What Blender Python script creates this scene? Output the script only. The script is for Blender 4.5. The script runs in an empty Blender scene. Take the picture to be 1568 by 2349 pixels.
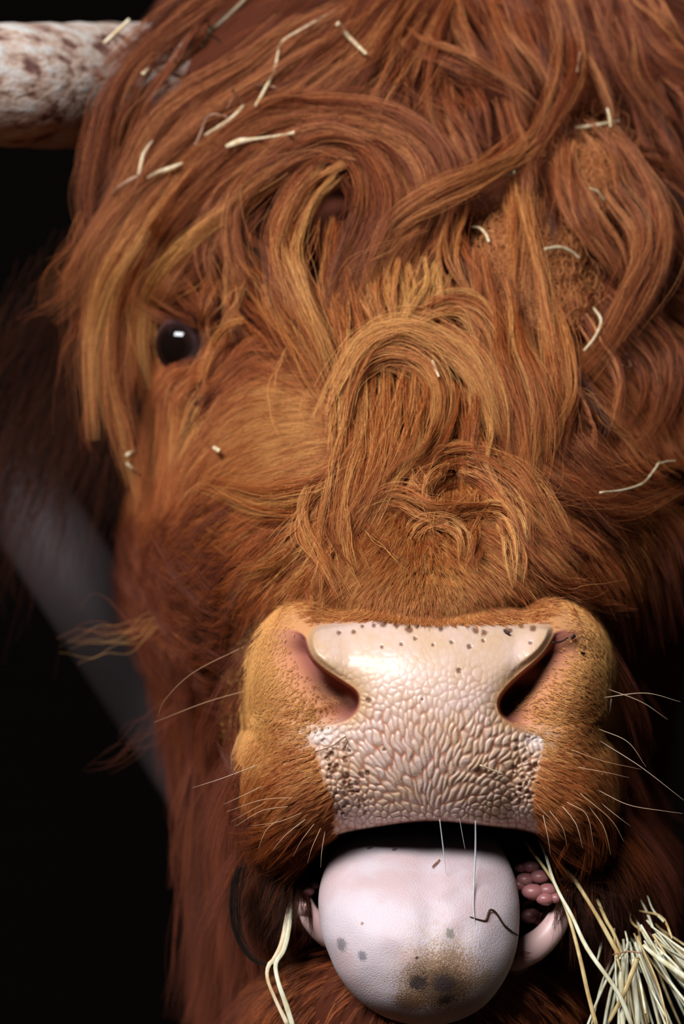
import bpy, bmesh, math
import numpy as np
from mathutils import Vector

# ------------------------------------------------------------------ camera, light, exposure
C = bpy.context.scene.collection
scene = bpy.context.scene
W, H = 1568, 2349
DIST = 0.95                      # camera to the muzzle
S = 0.295 / W                    # metres per photo pixel at the muzzle's distance
Z0 = 1.15                        # height of the muzzle above the barn floor

def P(px, py, d):                # point at depth d behind the muzzle plane, seen in that direction
    k = S * (1 + np.asarray(d, float) / DIST)
    return np.stack([(np.asarray(px, float) - W / 2) * k, np.asarray(d, float) + 0 * k,
                     Z0 - (np.asarray(py, float) - H / 2) * k], -1)

def unP(p):
    k = S * (1 + p[..., 1] / DIST)
    return p[..., 0] / k + W / 2, H / 2 - (p[..., 2] - Z0) / k

cam = bpy.data.cameras.new('camera')
cam_o = bpy.data.objects.new('camera', cam); C.objects.link(cam_o)
cam_o.location = (0, -DIST, Z0); cam_o.rotation_euler = (math.pi / 2, 0, 0)
cam.sensor_fit = 'HORIZONTAL'; cam.sensor_width = 24; cam.lens = 24 * DIST / 0.295
cam.clip_start = 0.05
cam.dof.use_dof = True; cam.dof.focus_distance = DIST + 0.012
cam.dof.aperture_fstop = cam.lens / 10.0          # 10 mm wide opening
scene.camera = cam_o

world = bpy.data.worlds.new('world'); scene.world = world; world.use_nodes = True
world.node_tree.nodes['Background'].inputs[0].default_value = (0.55, 0.68, 0.9, 1)
world.node_tree.nodes['Background'].inputs[1].default_value = 0.012

def area(name, loc, target, size, sy, energy, col):
    l = bpy.data.lights.new(name, 'AREA'); l.shape = 'RECTANGLE'; l.size = size; l.size_y = sy
    l.energy = energy; l.color = col
    o = bpy.data.objects.new(name, l); C.objects.link(o); o.location = loc
    o.rotation_euler = (Vector(target) - Vector(loc)).to_track_quat('-Z', 'Y').to_euler()
    return o
# daylight falling in through the open barn front, behind and above the camera
area('barn_front_daylight', (-1.0, -1.8, Z0 + 1.6), (0, 0.1, Z0), 1.5, .65, 110, (0.93, 0.97, 1.0))

scene.view_settings.view_transform = 'Standard'; scene.view_settings.look = 'None'
scene.view_settings.gamma = 1.0; scene.view_settings.use_curve_mapping = False
scene.view_settings.exposure = 0.0
cy = scene.cycles
cy.use_denoising = True; cy.denoiser = 'OPENIMAGEDENOISE'
cy.max_bounces = 4; cy.diffuse_bounces = 1; cy.glossy_bounces = 3; cy.transmission_bounces = 3; cy.transparent_max_bounces = 6
cy.use_adaptive_sampling = True; cy.adaptive_threshold = 0.02
cy.caustics_reflective = False; cy.caustics_refractive = False
scene.cycles_curves.shape = 'RIBBONS'; scene.cycles_curves.subdivisions = 2
rng = np.random.default_rng(11)

# ------------------------------------------------------------------ numeric helpers
def sstep(a, b, x):
    t = np.clip((x - a) / (b - a), 0, 1); return t * t * (3 - 2 * t)

def smin(a, b, k):
    h = np.clip(0.5 + 0.5 * (b - a) / k, 0, 1)
    return b * (1 - h) + a * h - k * h * (1 - h)

def poly_sdf(X, Y, pts):         # signed distance to a polygon, negative inside
    d = np.full(X.shape, 1e18); ins = np.zeros(X.shape, bool); n = len(pts)
    for i in range(n):
        ax, ay = pts[i]; bx, by = pts[(i + 1) % n]
        ex, ey = bx - ax, by - ay
        wx, wy = X - ax, Y - ay
        t = np.clip((wx * ex + wy * ey) / (ex * ex + ey * ey + 1e-9), 0, 1)
        d = np.minimum(d, (wx - ex * t) ** 2 + (wy - ey * t) ** 2)
        c = ((ay <= Y) & (by > Y)) | ((by <= Y) & (ay > Y))
        if ay != by:
            ins ^= c & (X < ax + (Y - ay) * ex / (by - ay))
    d = np.sqrt(d)
    return np.where(ins, -d, d)

def line_dist(X, Y, pts):
    d = np.full(X.shape, 1e18)
    for (ax, ay), (bx, by) in zip(pts[:-1], pts[1:]):
        ex, ey = bx - ax, by - ay
        wx, wy = X - ax, Y - ay
        t = np.clip((wx * ex + wy * ey) / (ex * ex + ey * ey + 1e-9), 0, 1)
        d = np.minimum(d, (wx - ex * t) ** 2 + (wy - ey * t) ** 2)
    return np.sqrt(d)

class Noise:                     # smooth value noise on a lattice
    def __init__(s, seed): s.t = np.random.default_rng(seed).uniform(-1, 1, (256, 256))
    def __call__(s, x, y):
        xi, yi = np.floor(x).astype(int), np.floor(y).astype(int)
        fx, fy = x - xi, y - yi
        fx = fx * fx * (3 - 2 * fx); fy = fy * fy * (3 - 2 * fy)
        g = lambda a, b: s.t[a & 255, b & 255]
        return (g(xi, yi) * (1 - fx) + g(xi + 1, yi) * fx) * (1 - fy) + (g(xi, yi + 1) * (1 - fx) + g(xi + 1, yi + 1) * fx) * fy
N1, N2, N3 = Noise(1), Noise(2), Noise(3)

def lin(r, g, b):                # sRGB 0-255 to linear
    c = np.array([r, g, b]) / 255.0
    return np.where(c <= 0.04045, c / 12.92, ((c + 0.055) / 1.055) ** 2.4)

# ------------------------------------------------------------------ the head as a surface of depths
PAD = [(705,1448),(740,1428),(850,1422),(985,1430),(1130,1432),(1265,1428),(1268,1455),(1240,1500),(1180,1545),(1140,1590),
       (1135,1620),(1152,1655),(1200,1680),(1248,1690),(1240,1740),(1222,1800),(1222,1870),(1244,1930),(1100,1916),(985,1906),
       (850,1921),(765,1940),(772,1850),(742,1790),(728,1720),(700,1690),(740,1672),(800,1655),(828,1620),(822,1580),(790,1562),
       (740,1530),(710,1500)]
NOS_L = [(700,1440),(712,1500),(740,1530),(790,1562),(824,1585),(830,1615),(815,1645),(770,1668),(700,1672),(600,1650),(560,1560),(600,1440)]
NOS_R = [(1270,1440),(1262,1470),(1238,1505),(1185,1548),(1145,1590),(1136,1620),(1150,1652),(1200,1675),(1270,1690),(1370,1650),(1400,1560),(1370,1440)]
MED_L = [(703,1450),(712,1500),(740,1530),(790,1562),(824,1585),(830,1615),(812,1645)]
MED_R = [(1268,1450),(1238,1505),(1185,1548),(1145,1590),(1136,1620),(1152,1655)]
MOUTH = [(690,2010),(715,1950),(765,1912),(850,1893),(950,1878),(1010,1877),(1100,1887),(1200,1899),(1245,1912),(1268,1960),(1290,2030),
         (1288,2090),(1250,2140),(1180,2175),(960,2200),(760,2150),(690,2090)]
LIP_R = [(1185,2195),(1240,2165),(1285,2110),(1296,2050)]

def chaikin(p, closed, n=2):
    for _ in range(n):
        q = [] if closed else [p[0]]
        for i in range(len(p) if closed else len(p) - 1):
            a, b = p[i], p[(i + 1) % len(p)]
            q += [(.75 * a[0] + .25 * b[0], .75 * a[1] + .25 * b[1]), (.25 * a[0] + .75 * b[0], .25 * a[1] + .75 * b[1])]
        p = q if closed else q + [p[-1]]
    return p
PAD, NOS_L, NOS_R, MOUTH = [chaikin(p, True) for p in (PAD, NOS_L, NOS_R, MOUTH)]
MED_L, MED_R, LIP_R = [chaikin(p, False) for p in (MED_L, MED_R, LIP_R)]

kY = [-400,-200,0,200,400,600,800,1000,1200,1300,1370,1420,1600,1900,2349,2800]
kc = [880,890,900,910,920,930,945,962,978,985,988,988,985,975,965,960]
kr = [.40,.33,.265,.225,.195,.165,.125,.085,.042,.022,.012,.013,.05,.11,.16,.2]
ka = [.12,.12,.12,.11,.10,.095,.10,.105,.13,.15,.165,.17,.16,.13,.10,.1]
kL = [520,480,420,350,335,350,380,420,425,425,430,440,480,525,545,545]
kR = [1760,1740,1720,1710,1690,1660,1620,1570,1540,1520,1490,1465,1430,1415,1400,1400]

def smooth_table(k):
    y = np.arange(-520, 2900, 10.0); v = np.interp(y, kY, k)
    w = np.exp(-np.linspace(-2, 2, 21) ** 2); w /= w.sum()
    return np.convolve(np.pad(v, 10, mode='edge'), w, 'valid')
tY = np.arange(-520, 2900, 10.0)
tc_, tr_, ta_, tl_, tx_ = [smooth_table(k) for k in (kc, kr, ka, kL, kR)]

def ell(X, Y, cx, cy, rx, ry, d0, h, p=2.0):
    q = ((np.abs(X - cx) / rx) ** p + (np.abs(Y - cy) / ry) ** p) ** (1 / p)
    qi = np.minimum(q, 0.98)
    e = np.maximum(q - 0.98, 0)
    return d0 + h * (1 - np.sqrt(1 - qi * qi)) + h * 5.5 * e + 1.6 * e * e

def depth_fn(X, Y):
    c, r, a, xl, xr = [np.interp(Y, tY, k) for k in (tc_, tr_, ta_, tl_, tx_)]
    w = np.where(X < c, c - xl, xr - c)
    t = np.abs(X - c) / w
    base = r + a * np.minimum(t, 1.0) ** 1.9 + np.maximum(t - 0.93, 0) ** 2 * 2.5 + np.maximum(t - 1.0, 0) * w * S * 3
    base = base + 1.2 * np.maximum((Y - 2480) / 300, 0) ** 2 + .35 * np.maximum((-240 - Y) / 180, 0) ** 2
    m = ell(X, Y, 988, 1650, 345, 285, -0.004, .05, 2.4)
    m = smin(m, ell(X, Y, 726, 1590, 150, 212, .006, .06, 2.3), .012)
    m = smin(m, ell(X, Y, 1256, 1585, 140, 212, .006, .06, 2.3), .012)
    m = smin(m, ell(X, Y, 702, 1790, 146, 170, .010, .06, 2.3), .028)
    m = smin(m, ell(X, Y, 1280, 1790, 130, 165, .010, .06, 2.3), .028)
    d = smin(base, m, .006)
    # jaw behind and below the lip
    d = smin(d, ell(X, Y, 668, 1990, 105, 180, .064, .06), .012)
    d = smin(d, ell(X, Y, 1350, 2010, 115, 210, .066, .06), .012)
    d = smin(d, ell(X, Y, 965, 2350, 350, 250, .035, .09), .015)
    # nostril bowls: run in from the outer rim and end under the pad's sharp edge
    for NP, ME, hole in ((NOS_L, MED_L, (795, 1600, 36, 26)), (NOS_R, MED_R, (1172, 1600, 42, 30))):
        wm = sstep(1, 11, -poly_sdf(X, Y, NP)) * sstep(1440, 1510, Y) * sstep(1690, 1630, Y)
        dm = line_dist(X, Y, ME)
        d = d + wm * (0.0145 * np.exp(-(dm / 95.0) ** 1.5))
        hx, hy, hr, hs = hole
        sgn = 1 if hx < 985 else -1
        u = ((X - hx) * 0.8 * 1 + sgn * (Y - hy) * 0.6) / 62; v = (-(X - hx) * 0.6 * sgn + (Y - hy) * 0.8) / 26
        d = d + wm * 0.018 * np.exp(-(u * u + v * v))
        # the wing's ridge above the slit
    # pad's upper wings stand proud
    padw = sstep(3, -14, poly_sdf(X, Y, PAD))
    d = d - 0.0016 * sstep(14, -40, poly_sdf(X, Y, PAD)) - 0.006 * padw * sstep(1600, 1500, Y) * sstep(90, 330, np.abs(X - 988))
    # mouth
    mo = sstep(-2, 22, -poly_sdf(X, Y, MOUTH))
    d = d * (1 - mo) + np.maximum(d, 0.115) * mo
    # lip corners
    lw = np.exp(-(line_dist(X, Y, LIP_R) / 24.0) ** 2)
    d = d * (1 - lw) + np.minimum(d, .055) * lw - .006 * lw
    lw = np.exp(-(((X - 700) / 34.0) ** 2 + ((Y - 2085) / 44.0) ** 2))
    d = d * (1 - lw) + np.minimum(d, .055) * lw - .006 * lw
    # eye socket, brow, lower lid
    e = ((X - 425) / 62.0) ** 2 + ((Y - 792) / 56.0) ** 2
    d = d + .016 * np.exp(-e ** 1.5) - .012 * np.exp(-((X - 420) / 110.0) ** 2 - ((Y - 690) / 45.0) ** 2) - .008 * np.exp(-((X - 450) / 90.0) ** 2 - ((Y - 890) / 40.0) ** 2)
    return d

# pad wrinkles: round beads above, beads drawn out into ridges fanning from the lip's middle
FX, FY = 988.0, 1905.0
def bead_seeds():
    s = []; g = np.random.default_rng(5)
    Yk = 1440.0
    pts = g.uniform((690, 1425), (1280, 1915), (40000, 2))
    ins = poly_sdf(pts[:, 0], pts[:, 1], PAD) < 6
    pts = pts[ins]
    keep = []
    K = np.zeros((0, 2))
    for p in pts[:9000]:
        if len(K):
            q = bead_d(p[0], p[1], K[:, 0], K[:, 1])
            if q.min() < 1.0: continue
        K = np.vstack([K, p])
    return K
def bead_shape(X, Y):            # radial and across spacing at a place on the pad
    r = np.hypot(X - FX, Y - FY); ang = np.abs(np.arctan2(X - FX, FY - Y))
    fan = sstep(1.15, .55, ang) * sstep(40, 90, r) * sstep(330, 210, r)
    across = 10.5 + 0 * r + 2.0 * sstep(1650, 1560, Y)
    along = across * (1.1 + 2.3 * fan)
    return along, across
def bead_d(X, Y, sx, sy):
    al, ac = bead_shape(sx, sy)
    a0 = np.arctan2(sx - FX, FY - sy)
    w = sstep(330, 200, np.hypot(sx - FX, sy - FY))
    a0 = a0 * w
    ux, uy = np.sin(a0), -np.cos(a0)
    dx, dy = X - sx, Y - sy
    return np.hypot((dx * ux + dy * uy) / al, (-dx * uy + dy * ux) / ac)
SEEDS = bead_seeds()
def beads(X, Y):
    """height 0 (groove) .. 1 (bead top)"""
    f1 = np.full(X.shape, 9.0); f2 = np.full(X.shape, 9.0)
    wx = X + 5 * N1(X / 23, Y / 23) ; wy = Y + 5 * N2(X / 23, Y / 23)
    order = np.argsort(wy.ravel()); wxr, wyr = wx.ravel()[order], wy.ravel()[order]
    o1, o2 = f1.ravel()[order], f2.ravel()[order]
    for sx, sy in SEEDS:
        i, j = np.searchsorted(wyr, (sy - 60, sy + 60))
        q = bead_d(wxr[i:j], wyr[i:j], sx, sy)
        a, b = o1[i:j], o2[i:j]
        np.minimum(b, np.maximum(a, q), out=b); np.minimum(a, q, out=a)
    r1, r2 = np.empty_like(o1), np.empty_like(o2); r1[order] = o1; r2[order] = o2
    return (sstep(0.0, 0.8, r2 - r1) * .6 + .4 * np.clip(1.15 - r1 * r1, 0, 1)).reshape(X.shape)

def axis(lo, hi, fine, step, fstep):
    a = [lo]
    while a[-1] < hi:
        x = a[-1]; s = fstep if fine[0] <= x <= fine[1] else min(step, fstep + 0.15 * min(abs(x - fine[0]), abs(x - fine[1])))
        a.append(x + s)
    return np.array(a)
GX = axis(-150, 2000, (640, 1330), 11, 2.2)
GY = axis(-420, 2760, (1415, 1925), 11, 2.2)
MX, MY = np.meshgrid(GX, GY)
MD = depth_fn(MX, MY)
PADS = poly_sdf(MX, MY, PAD) + 7 * N1(MX / 14, MY / 14) * np.clip(np.minimum(line_dist(MX, MY, MED_L), line_dist(MX, MY, MED_R)) / 25 - .2, 0, 1)
padm = sstep(6, -8, PADS)
bh = np.zeros_like(MX)
sel = PADS < 8
bh[sel] = beads(MX[sel], MY[sel])
relief = sstep(1530, 1700, MY + 30 * N1(MX / 60, MY / 60) + .12 * np.abs(MX - 988)) * 0.92 + 0.08
MD = MD - padm * (bh - 0.6) * 0.0011 * relief
# pores and dark scabs along the pad's upper edge and its lower corners
pores = []
g = np.random.default_rng(8)
for x in np.arange(780, 1230, 26): pores.append((x + g.uniform(-8, 8), 1436 + g.uniform(-8, 16), g.uniform(4, 10)))
for x in np.arange(880, 1130, 38): pores.append((x + g.uniform(-8, 8), 1472 + g.uniform(-10, 26), g.uniform(4, 7)))
for i in range(55):
    y = g.uniform(1690, 1870); pores.append((738 + abs(g.normal(0, 38)) + (y - 1700) * 0.16, y, g.uniform(3.5, 8)))
for i in range(45):
    y = g.uniform(1690, 1850); pores.append((1238 - abs(g.normal(0, 34)) - (y - 1700) * 0.08, y, g.uniform(3.5, 8)))
for p in ((845,1606,7),(1100,1772,12),(1160,1447,6),(1216,1475,5),(770,1755,7),(1052,1540,7),(968,1605,3),(880,1720,5)): pores.append(p)
pore = np.zeros_like(MX)
for x, y, r in pores:
    q = np.hypot((MX - x), (MY - y)) / r
    pore = np.maximum(pore, sstep(1.25, .5, q + .25 * N1(MX / 5, MY / 5)))
MD = MD + pore * .0007

# ---- skin colours (pigment only)
def blend(a, b, w): return a * (1 - w[..., None]) + b * w[..., None]
col = np.broadcast_to(lin(84, 36, 17), MX.shape + (3,)).copy()                 # skin under the coat
muzzle_skin = sstep(1.12, .95, np.maximum(np.abs(MX - 988) / 430, np.abs(MY - 1650) / 290))
col = blend(col, lin(216, 150, 100), muzzle_skin)
pink = lin(236, 202, 188); tan = lin(228, 188, 156)
pc = blend(np.broadcast_to(pink, col.shape), tan, np.clip(.5 + .6 * N1(MX / 70, MY / 70) + .35 * N2(MX / 17, MY / 17), 0, 1))
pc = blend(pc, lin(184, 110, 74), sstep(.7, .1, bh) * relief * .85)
pc = blend(pc, lin(205, 160, 110), sstep(40, 5, np.minimum(line_dist(MX, MY, MED_L), line_dist(MX, MY, MED_R))) * .6)
pc = blend(pc, lin(120, 72, 48), pore * .85)
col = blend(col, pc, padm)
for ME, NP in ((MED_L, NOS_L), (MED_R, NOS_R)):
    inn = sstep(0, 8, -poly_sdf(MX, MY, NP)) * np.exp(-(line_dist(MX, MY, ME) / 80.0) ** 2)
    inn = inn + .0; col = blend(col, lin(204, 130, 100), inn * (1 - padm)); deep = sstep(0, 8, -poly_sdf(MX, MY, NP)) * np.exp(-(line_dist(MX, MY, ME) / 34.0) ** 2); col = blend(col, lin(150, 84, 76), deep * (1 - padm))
pale_l = np.exp(-((MX - 735) / 60.0) ** 2 - ((MY - 1685) / 28.0) ** 2) + np.exp(-((MX - 1235) / 40.0) ** 2 - ((MY - 1700) / 26.0) ** 2)
col = blend(col, lin(236, 214, 204), np.clip(pale_l, 0, 1) * .8)
mo = sstep(0, 10, -poly_sdf(MX, MY, MOUTH))
col = blend(col, lin(120, 62, 60), mo)
lw = np.clip(np.exp(-(line_dist(MX, MY, LIP_R) / 30.0) ** 4) + np.exp(-(((MX - 702) / 42.0) ** 4 + ((MY - 2075) / 56.0) ** 4)), 0, 1)
col = blend(col, lin(226, 178, 170), lw)
eyem = np.exp(-(((MX - 425) / 70.0) ** 2 + ((MY - 792) / 58.0) ** 2) ** 2)
col = blend(col, lin(38, 22, 18), eyem)
wet = np.clip(padm * (0.6 + .4 * sstep(1560, 1480, MY)) + mo * .6 + lw * .6, 0, 1)

# ------------------------------------------------------------------ materials
def mat(name, base=(.5,.5,.5), rough=.5, **kw):
    m = bpy.data.materials.new(name); m.use_nodes = True
    b = m.node_tree.nodes['Principled BSDF']
    b.inputs['Base Color'].default_value = (*base, 1); b.inputs['Roughness'].default_value = rough
    for k, v in kw.items(): b.inputs[k.replace('_', ' ')].default_value = v
    return m
def node(m, t, **props):
    n = m.node_tree.nodes.new(t)
    for k, v in props.items(): setattr(n, k, v)
    return n
def link(m, a, b): m.node_tree.links.new(a, b)

skin = mat('skin', rough=.55, Subsurface_Weight=.2, Subsurface_Scale=.003, Coat_Roughness=.36)
skin.node_tree.nodes['Principled BSDF'].inputs['Subsurface Radius'].default_value = (1, .4, .25)
b_ = skin.node_tree.nodes['Principled BSDF']
a_ = node(skin, 'ShaderNodeAttribute', attribute_name='skin_col'); link(skin, a_.outputs['Color'], b_.inputs['Base Color'])
a2 = node(skin, 'ShaderNodeAttribute', attribute_name='wet')
mr = node(skin, 'ShaderNodeMapRange'); b_.inputs['Specular IOR Level'].default_value = .2; mr.inputs['To Min'].default_value = .8; mr.inputs['To Max'].default_value = .24
link(skin, a2.outputs['Fac'], mr.inputs['Value']); link(skin, a2.outputs['Fac'], b_.inputs['Coat Weight']); link(skin, mr.outputs[0], b_.inputs['Roughness'])
nz = node(skin, 'ShaderNodeTexNoise'); nz.inputs['Scale'].default_value = 900; nz.inputs['Detail'].default_value = 4
tc = node(skin, 'ShaderNodeTexCoord'); link(skin, tc.outputs['Object'], nz.inputs['Vector'])
bp = node(skin, 'ShaderNodeBump'); bp.inputs['Strength'].default_value = .25; bp.inputs['Distance'].default_value = .0006
link(skin, nz.outputs['Fac'], bp.inputs['Height']); link(skin, bp.outputs[0], b_.inputs['Normal'])

def hair_mat(name, dark, mid, light, rough=.3, rr=.9, gloss=.22):
    m = bpy.data.materials.new(name); m.use_nodes = True; nt = m.node_tree
    for n in list(nt.nodes): nt.nodes.remove(n)
    out = node(m, 'ShaderNodeOutputMaterial')
    df = node(m, 'ShaderNodeBsdfDiffuse'); df.inputs['Roughness'].default_value = .3
    h = node(m, 'ShaderNodeBsdfHair'); h.component = 'Reflection'
    h.inputs['RoughnessU'].default_value = rough; h.inputs['RoughnessV'].default_value = rr
    a = node(m, 'ShaderNodeAttribute', attribute_name='tone')
    cr = node(m, 'ShaderNodeValToRGB')
    e = cr.color_ramp.elements
    e[0].position = 0; e[0].color = (*dark, 1); e[1].position = 1; e[1].color = (*light, 1)
    x = e.new(.5); x.color = (*mid, 1)
    link(m, a.outputs['Fac'], cr.inputs[0]); link(m, cr.outputs[0], df.inputs['Color'])
    mx = node(m, 'ShaderNodeMix', data_type='RGBA'); mx.inputs[0].default_value = .25
    link(m, cr.outputs[0], mx.inputs[6]); mx.inputs[7].default_value = (.9, .8, .7, 1)
    link(m, mx.outputs[2], h.inputs['Color'])
    ms = node(m, 'ShaderNodeMixShader'); ms.inputs[0].default_value = gloss
    link(m, df.outputs[0], ms.inputs[1]); link(m, h.outputs[0], ms.inputs[2]); link(m, ms.outputs[0], out.inputs['Surface'])
    return m
M_cheek = hair_mat('cheek_hair', lin(50, 16, 7), lin(120, 49, 24), lin(170, 87, 48))  # redder cheek hair, also darkened to paint in the jaw's low light
M_fore = hair_mat('forelock_hair', lin(30, 10, 4), lin(160, 71, 32), lin(246, 164, 98))
M_coat = hair_mat('coat_hair', lin(50, 16, 6), lin(196, 96, 40), lin(255, 188, 108))

# ------------------------------------------------------------------ object helpers
def tag(o, label=None, cat=None, group=None, kind=None):
    if label: o['label'] = label
    if cat: o['category'] = cat
    if group: o['group'] = group
    if kind: o['kind'] = kind
    return o
def mesh_obj(name, verts, faces, m, parent=None, smooth=True):
    me = bpy.data.meshes.new(name)
    me.from_pydata([tuple(v) for v in verts] if not isinstance(verts, np.ndarray) else verts.tolist(), [], faces if isinstance(faces, list) else faces.tolist())
    me.update()
    if m: me.materials.append(m)
    if smooth: me.polygons.foreach_set('use_smooth', np.ones(len(me.polygons), bool))
    o = bpy.data.objects.new(name, me); C.objects.link(o)
    if parent: o.parent = parent
    return o

# ------------------------------------------------------------------ head mesh
def build_head():
    ny, nx = MX.shape
    V = P(MX, MY, MD).reshape(-1, 3)
    idx = np.arange(ny * nx).reshape(ny, nx)
    F = np.stack([idx[:-1, :-1], idx[1:, :-1], idx[1:, 1:], idx[:-1, 1:]], -1).reshape(-1, 4)
    fd = MD.reshape(-1)[F]
    F = F[(fd.max(1) < .52)]
    used = np.unique(F); remap = -np.ones(len(V), int); remap[used] = np.arange(len(used))
    o = mesh_obj('highland_cow', V[used], remap[F], skin)
    me = o.data
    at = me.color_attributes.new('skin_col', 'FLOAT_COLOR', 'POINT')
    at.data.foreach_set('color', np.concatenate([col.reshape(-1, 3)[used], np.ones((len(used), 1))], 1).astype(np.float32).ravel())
    at = me.attributes.new('wet', 'FLOAT', 'POINT'); at.data.foreach_set('value', wet.reshape(-1)[used].astype(np.float32))
    # the neck: carry the head's open rim backwards
    bm = bmesh.new(); bm.from_mesh(me)
    edges = [e for e in bm.edges if e.is_boundary]
    for k in range(3):
        r = bmesh.ops.extrude_edge_only(bm, edges=edges)
        vs = [v for v in r['geom'] if isinstance(v, bmesh.types.BMVert)]
        for v in vs: v.co.y += .03 if k == 0 else .2; v.co.x = .05 + (v.co.x - .05) * (.5 if k == 0 else 1.0); v.co.z = Z0 + .13 + (v.co.z - Z0 - .13) * (.5 if k == 0 else 1.0)
        edges = [e for e in r['geom'] if isinstance(e, bmesh.types.BMEdge) and e.is_boundary]
    bm.to_mesh(me); bm.free()
    me.polygons.foreach_set('use_smooth', np.ones(len(me.polygons), bool))
    return o
cow = build_head()
tag(cow, 'ginger long-haired highland cow putting its pink tongue out', 'cow')

# ------------------------------------------------------------------ other parts of the cow
def tube(pts, rad, sides=8, squash=1.0, cap=True):
    """closed tube along pts; squash flattens it"""
    pts = np.asarray(pts, float); n = len(pts)
    rad = np.broadcast_to(np.asarray(rad, float), (n,))
    T = np.gradient(pts, axis=0); T /= np.linalg.norm(T, axis=1, keepdims=True) + 1e-12
    up = np.array([0.0, 1.0, 0.0]) + 1e-3
    Bn = np.cross(T, up); Bn /= np.linalg.norm(Bn, axis=1, keepdims=True) + 1e-12
    Nn = np.cross(Bn, T)
    a = np.arange(sides) * 2 * np.pi / sides
    ring = pts[:, None] + rad[:, None, None] * (np.cos(a)[None, :, None] * Bn[:, None] + squash * np.sin(a)[None, :, None] * Nn[:, None])
    V = ring.reshape(-1, 3).tolist(); F = []
    for i in range(n - 1):
        for j in range(sides):
            k = (j + 1) % sides
            F.append((i * sides + j, i * sides + k, (i + 1) * sides + k, (i + 1) * sides + j))
    if cap:
        V += [pts[0].tolist(), pts[-1].tolist()]; c0, c1 = len(V) - 2, len(V) - 1
        for j in range(sides):
            k = (j + 1) % sides
            F.append((c0, k, j)); F.append((c1, (n - 1) * sides + j, (n - 1) * sides + k))
    return V, F

def spline(pts, n):              # Catmull-Rom through the points, n samples evenly spaced
    p = np.asarray(pts, float)
    if len(p) == 2: t = np.linspace(0, 1, n)[:, None]; return p[0] * (1 - t) + p[1] * t
    q = np.vstack([2 * p[0] - p[1], p, 2 * p[-1] - p[-2]])
    out = []
    for i in range(len(p) - 1):
        a, b, c, d = q[i:i + 4]; t = np.linspace(0, 1, 12, endpoint=False)[:, None]
        out.append(.5 * (2 * b + (c - a) * t + (2 * a - 5 * b + 4 * c - d) * t ** 2 + (3 * b - a - 3 * c + d) * t ** 3))
    o = np.vstack(out + [p[-1:]])
    s = np.r_[0, np.cumsum(np.linalg.norm(np.diff(o, axis=0), axis=1))]
    u = np.linspace(0, s[-1], n)
    return np.stack([np.interp(u, s, o[:, k]) for k in range(o.shape[1])], 1)

# tongue
def tongue_outline():
    out = np.array([(960,2352),(860,2322),(795,2265),(755,2190),(733,2110),(731,2045),(748,1985),(785,1935),(850,1898),(960,1885),(1060,1888),
                    (1125,1915),(1168,1980),(1188,2050),(1190,2115),(1183,2180),(1155,2250),(1105,2312),(1040,2345)], float)
    cx, cyy = 962.0, 2120.0
    ang = np.unwrap(np.arctan2(out[:, 1] - cyy, out[:, 0] - cx)); R = np.hypot(out[:, 0] - cx, out[:, 1] - cyy)
    s = np.argsort(ang % (2 * np.pi)); A = (ang % (2 * np.pi))[s]; R = R[s]
    A = np.r_[A[-1] - 2 * np.pi, A, A[0] + 2 * np.pi]; R = np.r_[R[-1], R, R[0]]
    return cx, cyy, A, R
def tongue_depth(y, c):
    q = np.clip((y - 1850) / 510, 0, 1)
    return .086 - .152 * q + .100 * q * q - np.where(c > 0, .032, .05) * c
def tongue_front(x, y):
    cx, cyy, A, R = tongue_outline()
    r = np.interp(np.arctan2(y - cyy, x - cx) % (2 * np.pi), A, R)
    return float(tongue_depth(y, math.sqrt(max(0.0, 1 - min(1, math.hypot(x - cx, y - cyy) / r) ** 2.2))))
def build_tongue():
    cx, cyy, A, R = tongue_outline()
    na, nl = 128, 64
    th = np.arange(na) * 2 * np.pi / na
    Rt = np.interp(th, A, R); w = np.array([1, 2, 3, 2, 1.0]); w /= w.sum()
    Rt = np.convolve(np.r_[Rt[-2:], Rt, Rt[:2]], w, 'valid')
    ph = np.linspace(0, np.pi, nl)[1:-1]
    V, Cc = [], []
    put = lambda x, y, c: tongue_depth(y, c)
    Pn = []
    for p in ph:
        r = Rt * np.sin(p) ** .9; x = cx + r * np.cos(th); y = cyy + r * np.sin(th)
        d = put(x, y, np.cos(p))
        if np.cos(p) > 0:
            d = d + .0012 * np.exp(-((x - 985) / 26.0) ** 2) * sstep(2350, 2200, y) + .0008 * N1(x / 50, y / 50)
        Pn.append(np.stack([x, y, d], -1))
    Pn = np.array(Pn)
    V = P(Pn[..., 0], Pn[..., 1], Pn[..., 2]).reshape(-1, 3).tolist()
    m = len(ph); F = []
    for i in range(m - 1):
        for j in range(na):
            k = (j + 1) % na; F.append((i * na + j, i * na + k, (i + 1) * na + k, (i + 1) * na + j))
    V += [P(cx, cyy, put(cx, cyy, 1.0)).tolist(), P(cx, cyy, put(cx, cyy, -1.0)).tolist()]
    for j in range(na):
        k = (j + 1) % na; F.append((len(V) - 2, k, j)); F.append((len(V) - 1, (m - 1) * na + j, (m - 1) * na + k))
    return mesh_obj('tongue', V, F, M_tongue, cow)

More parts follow.
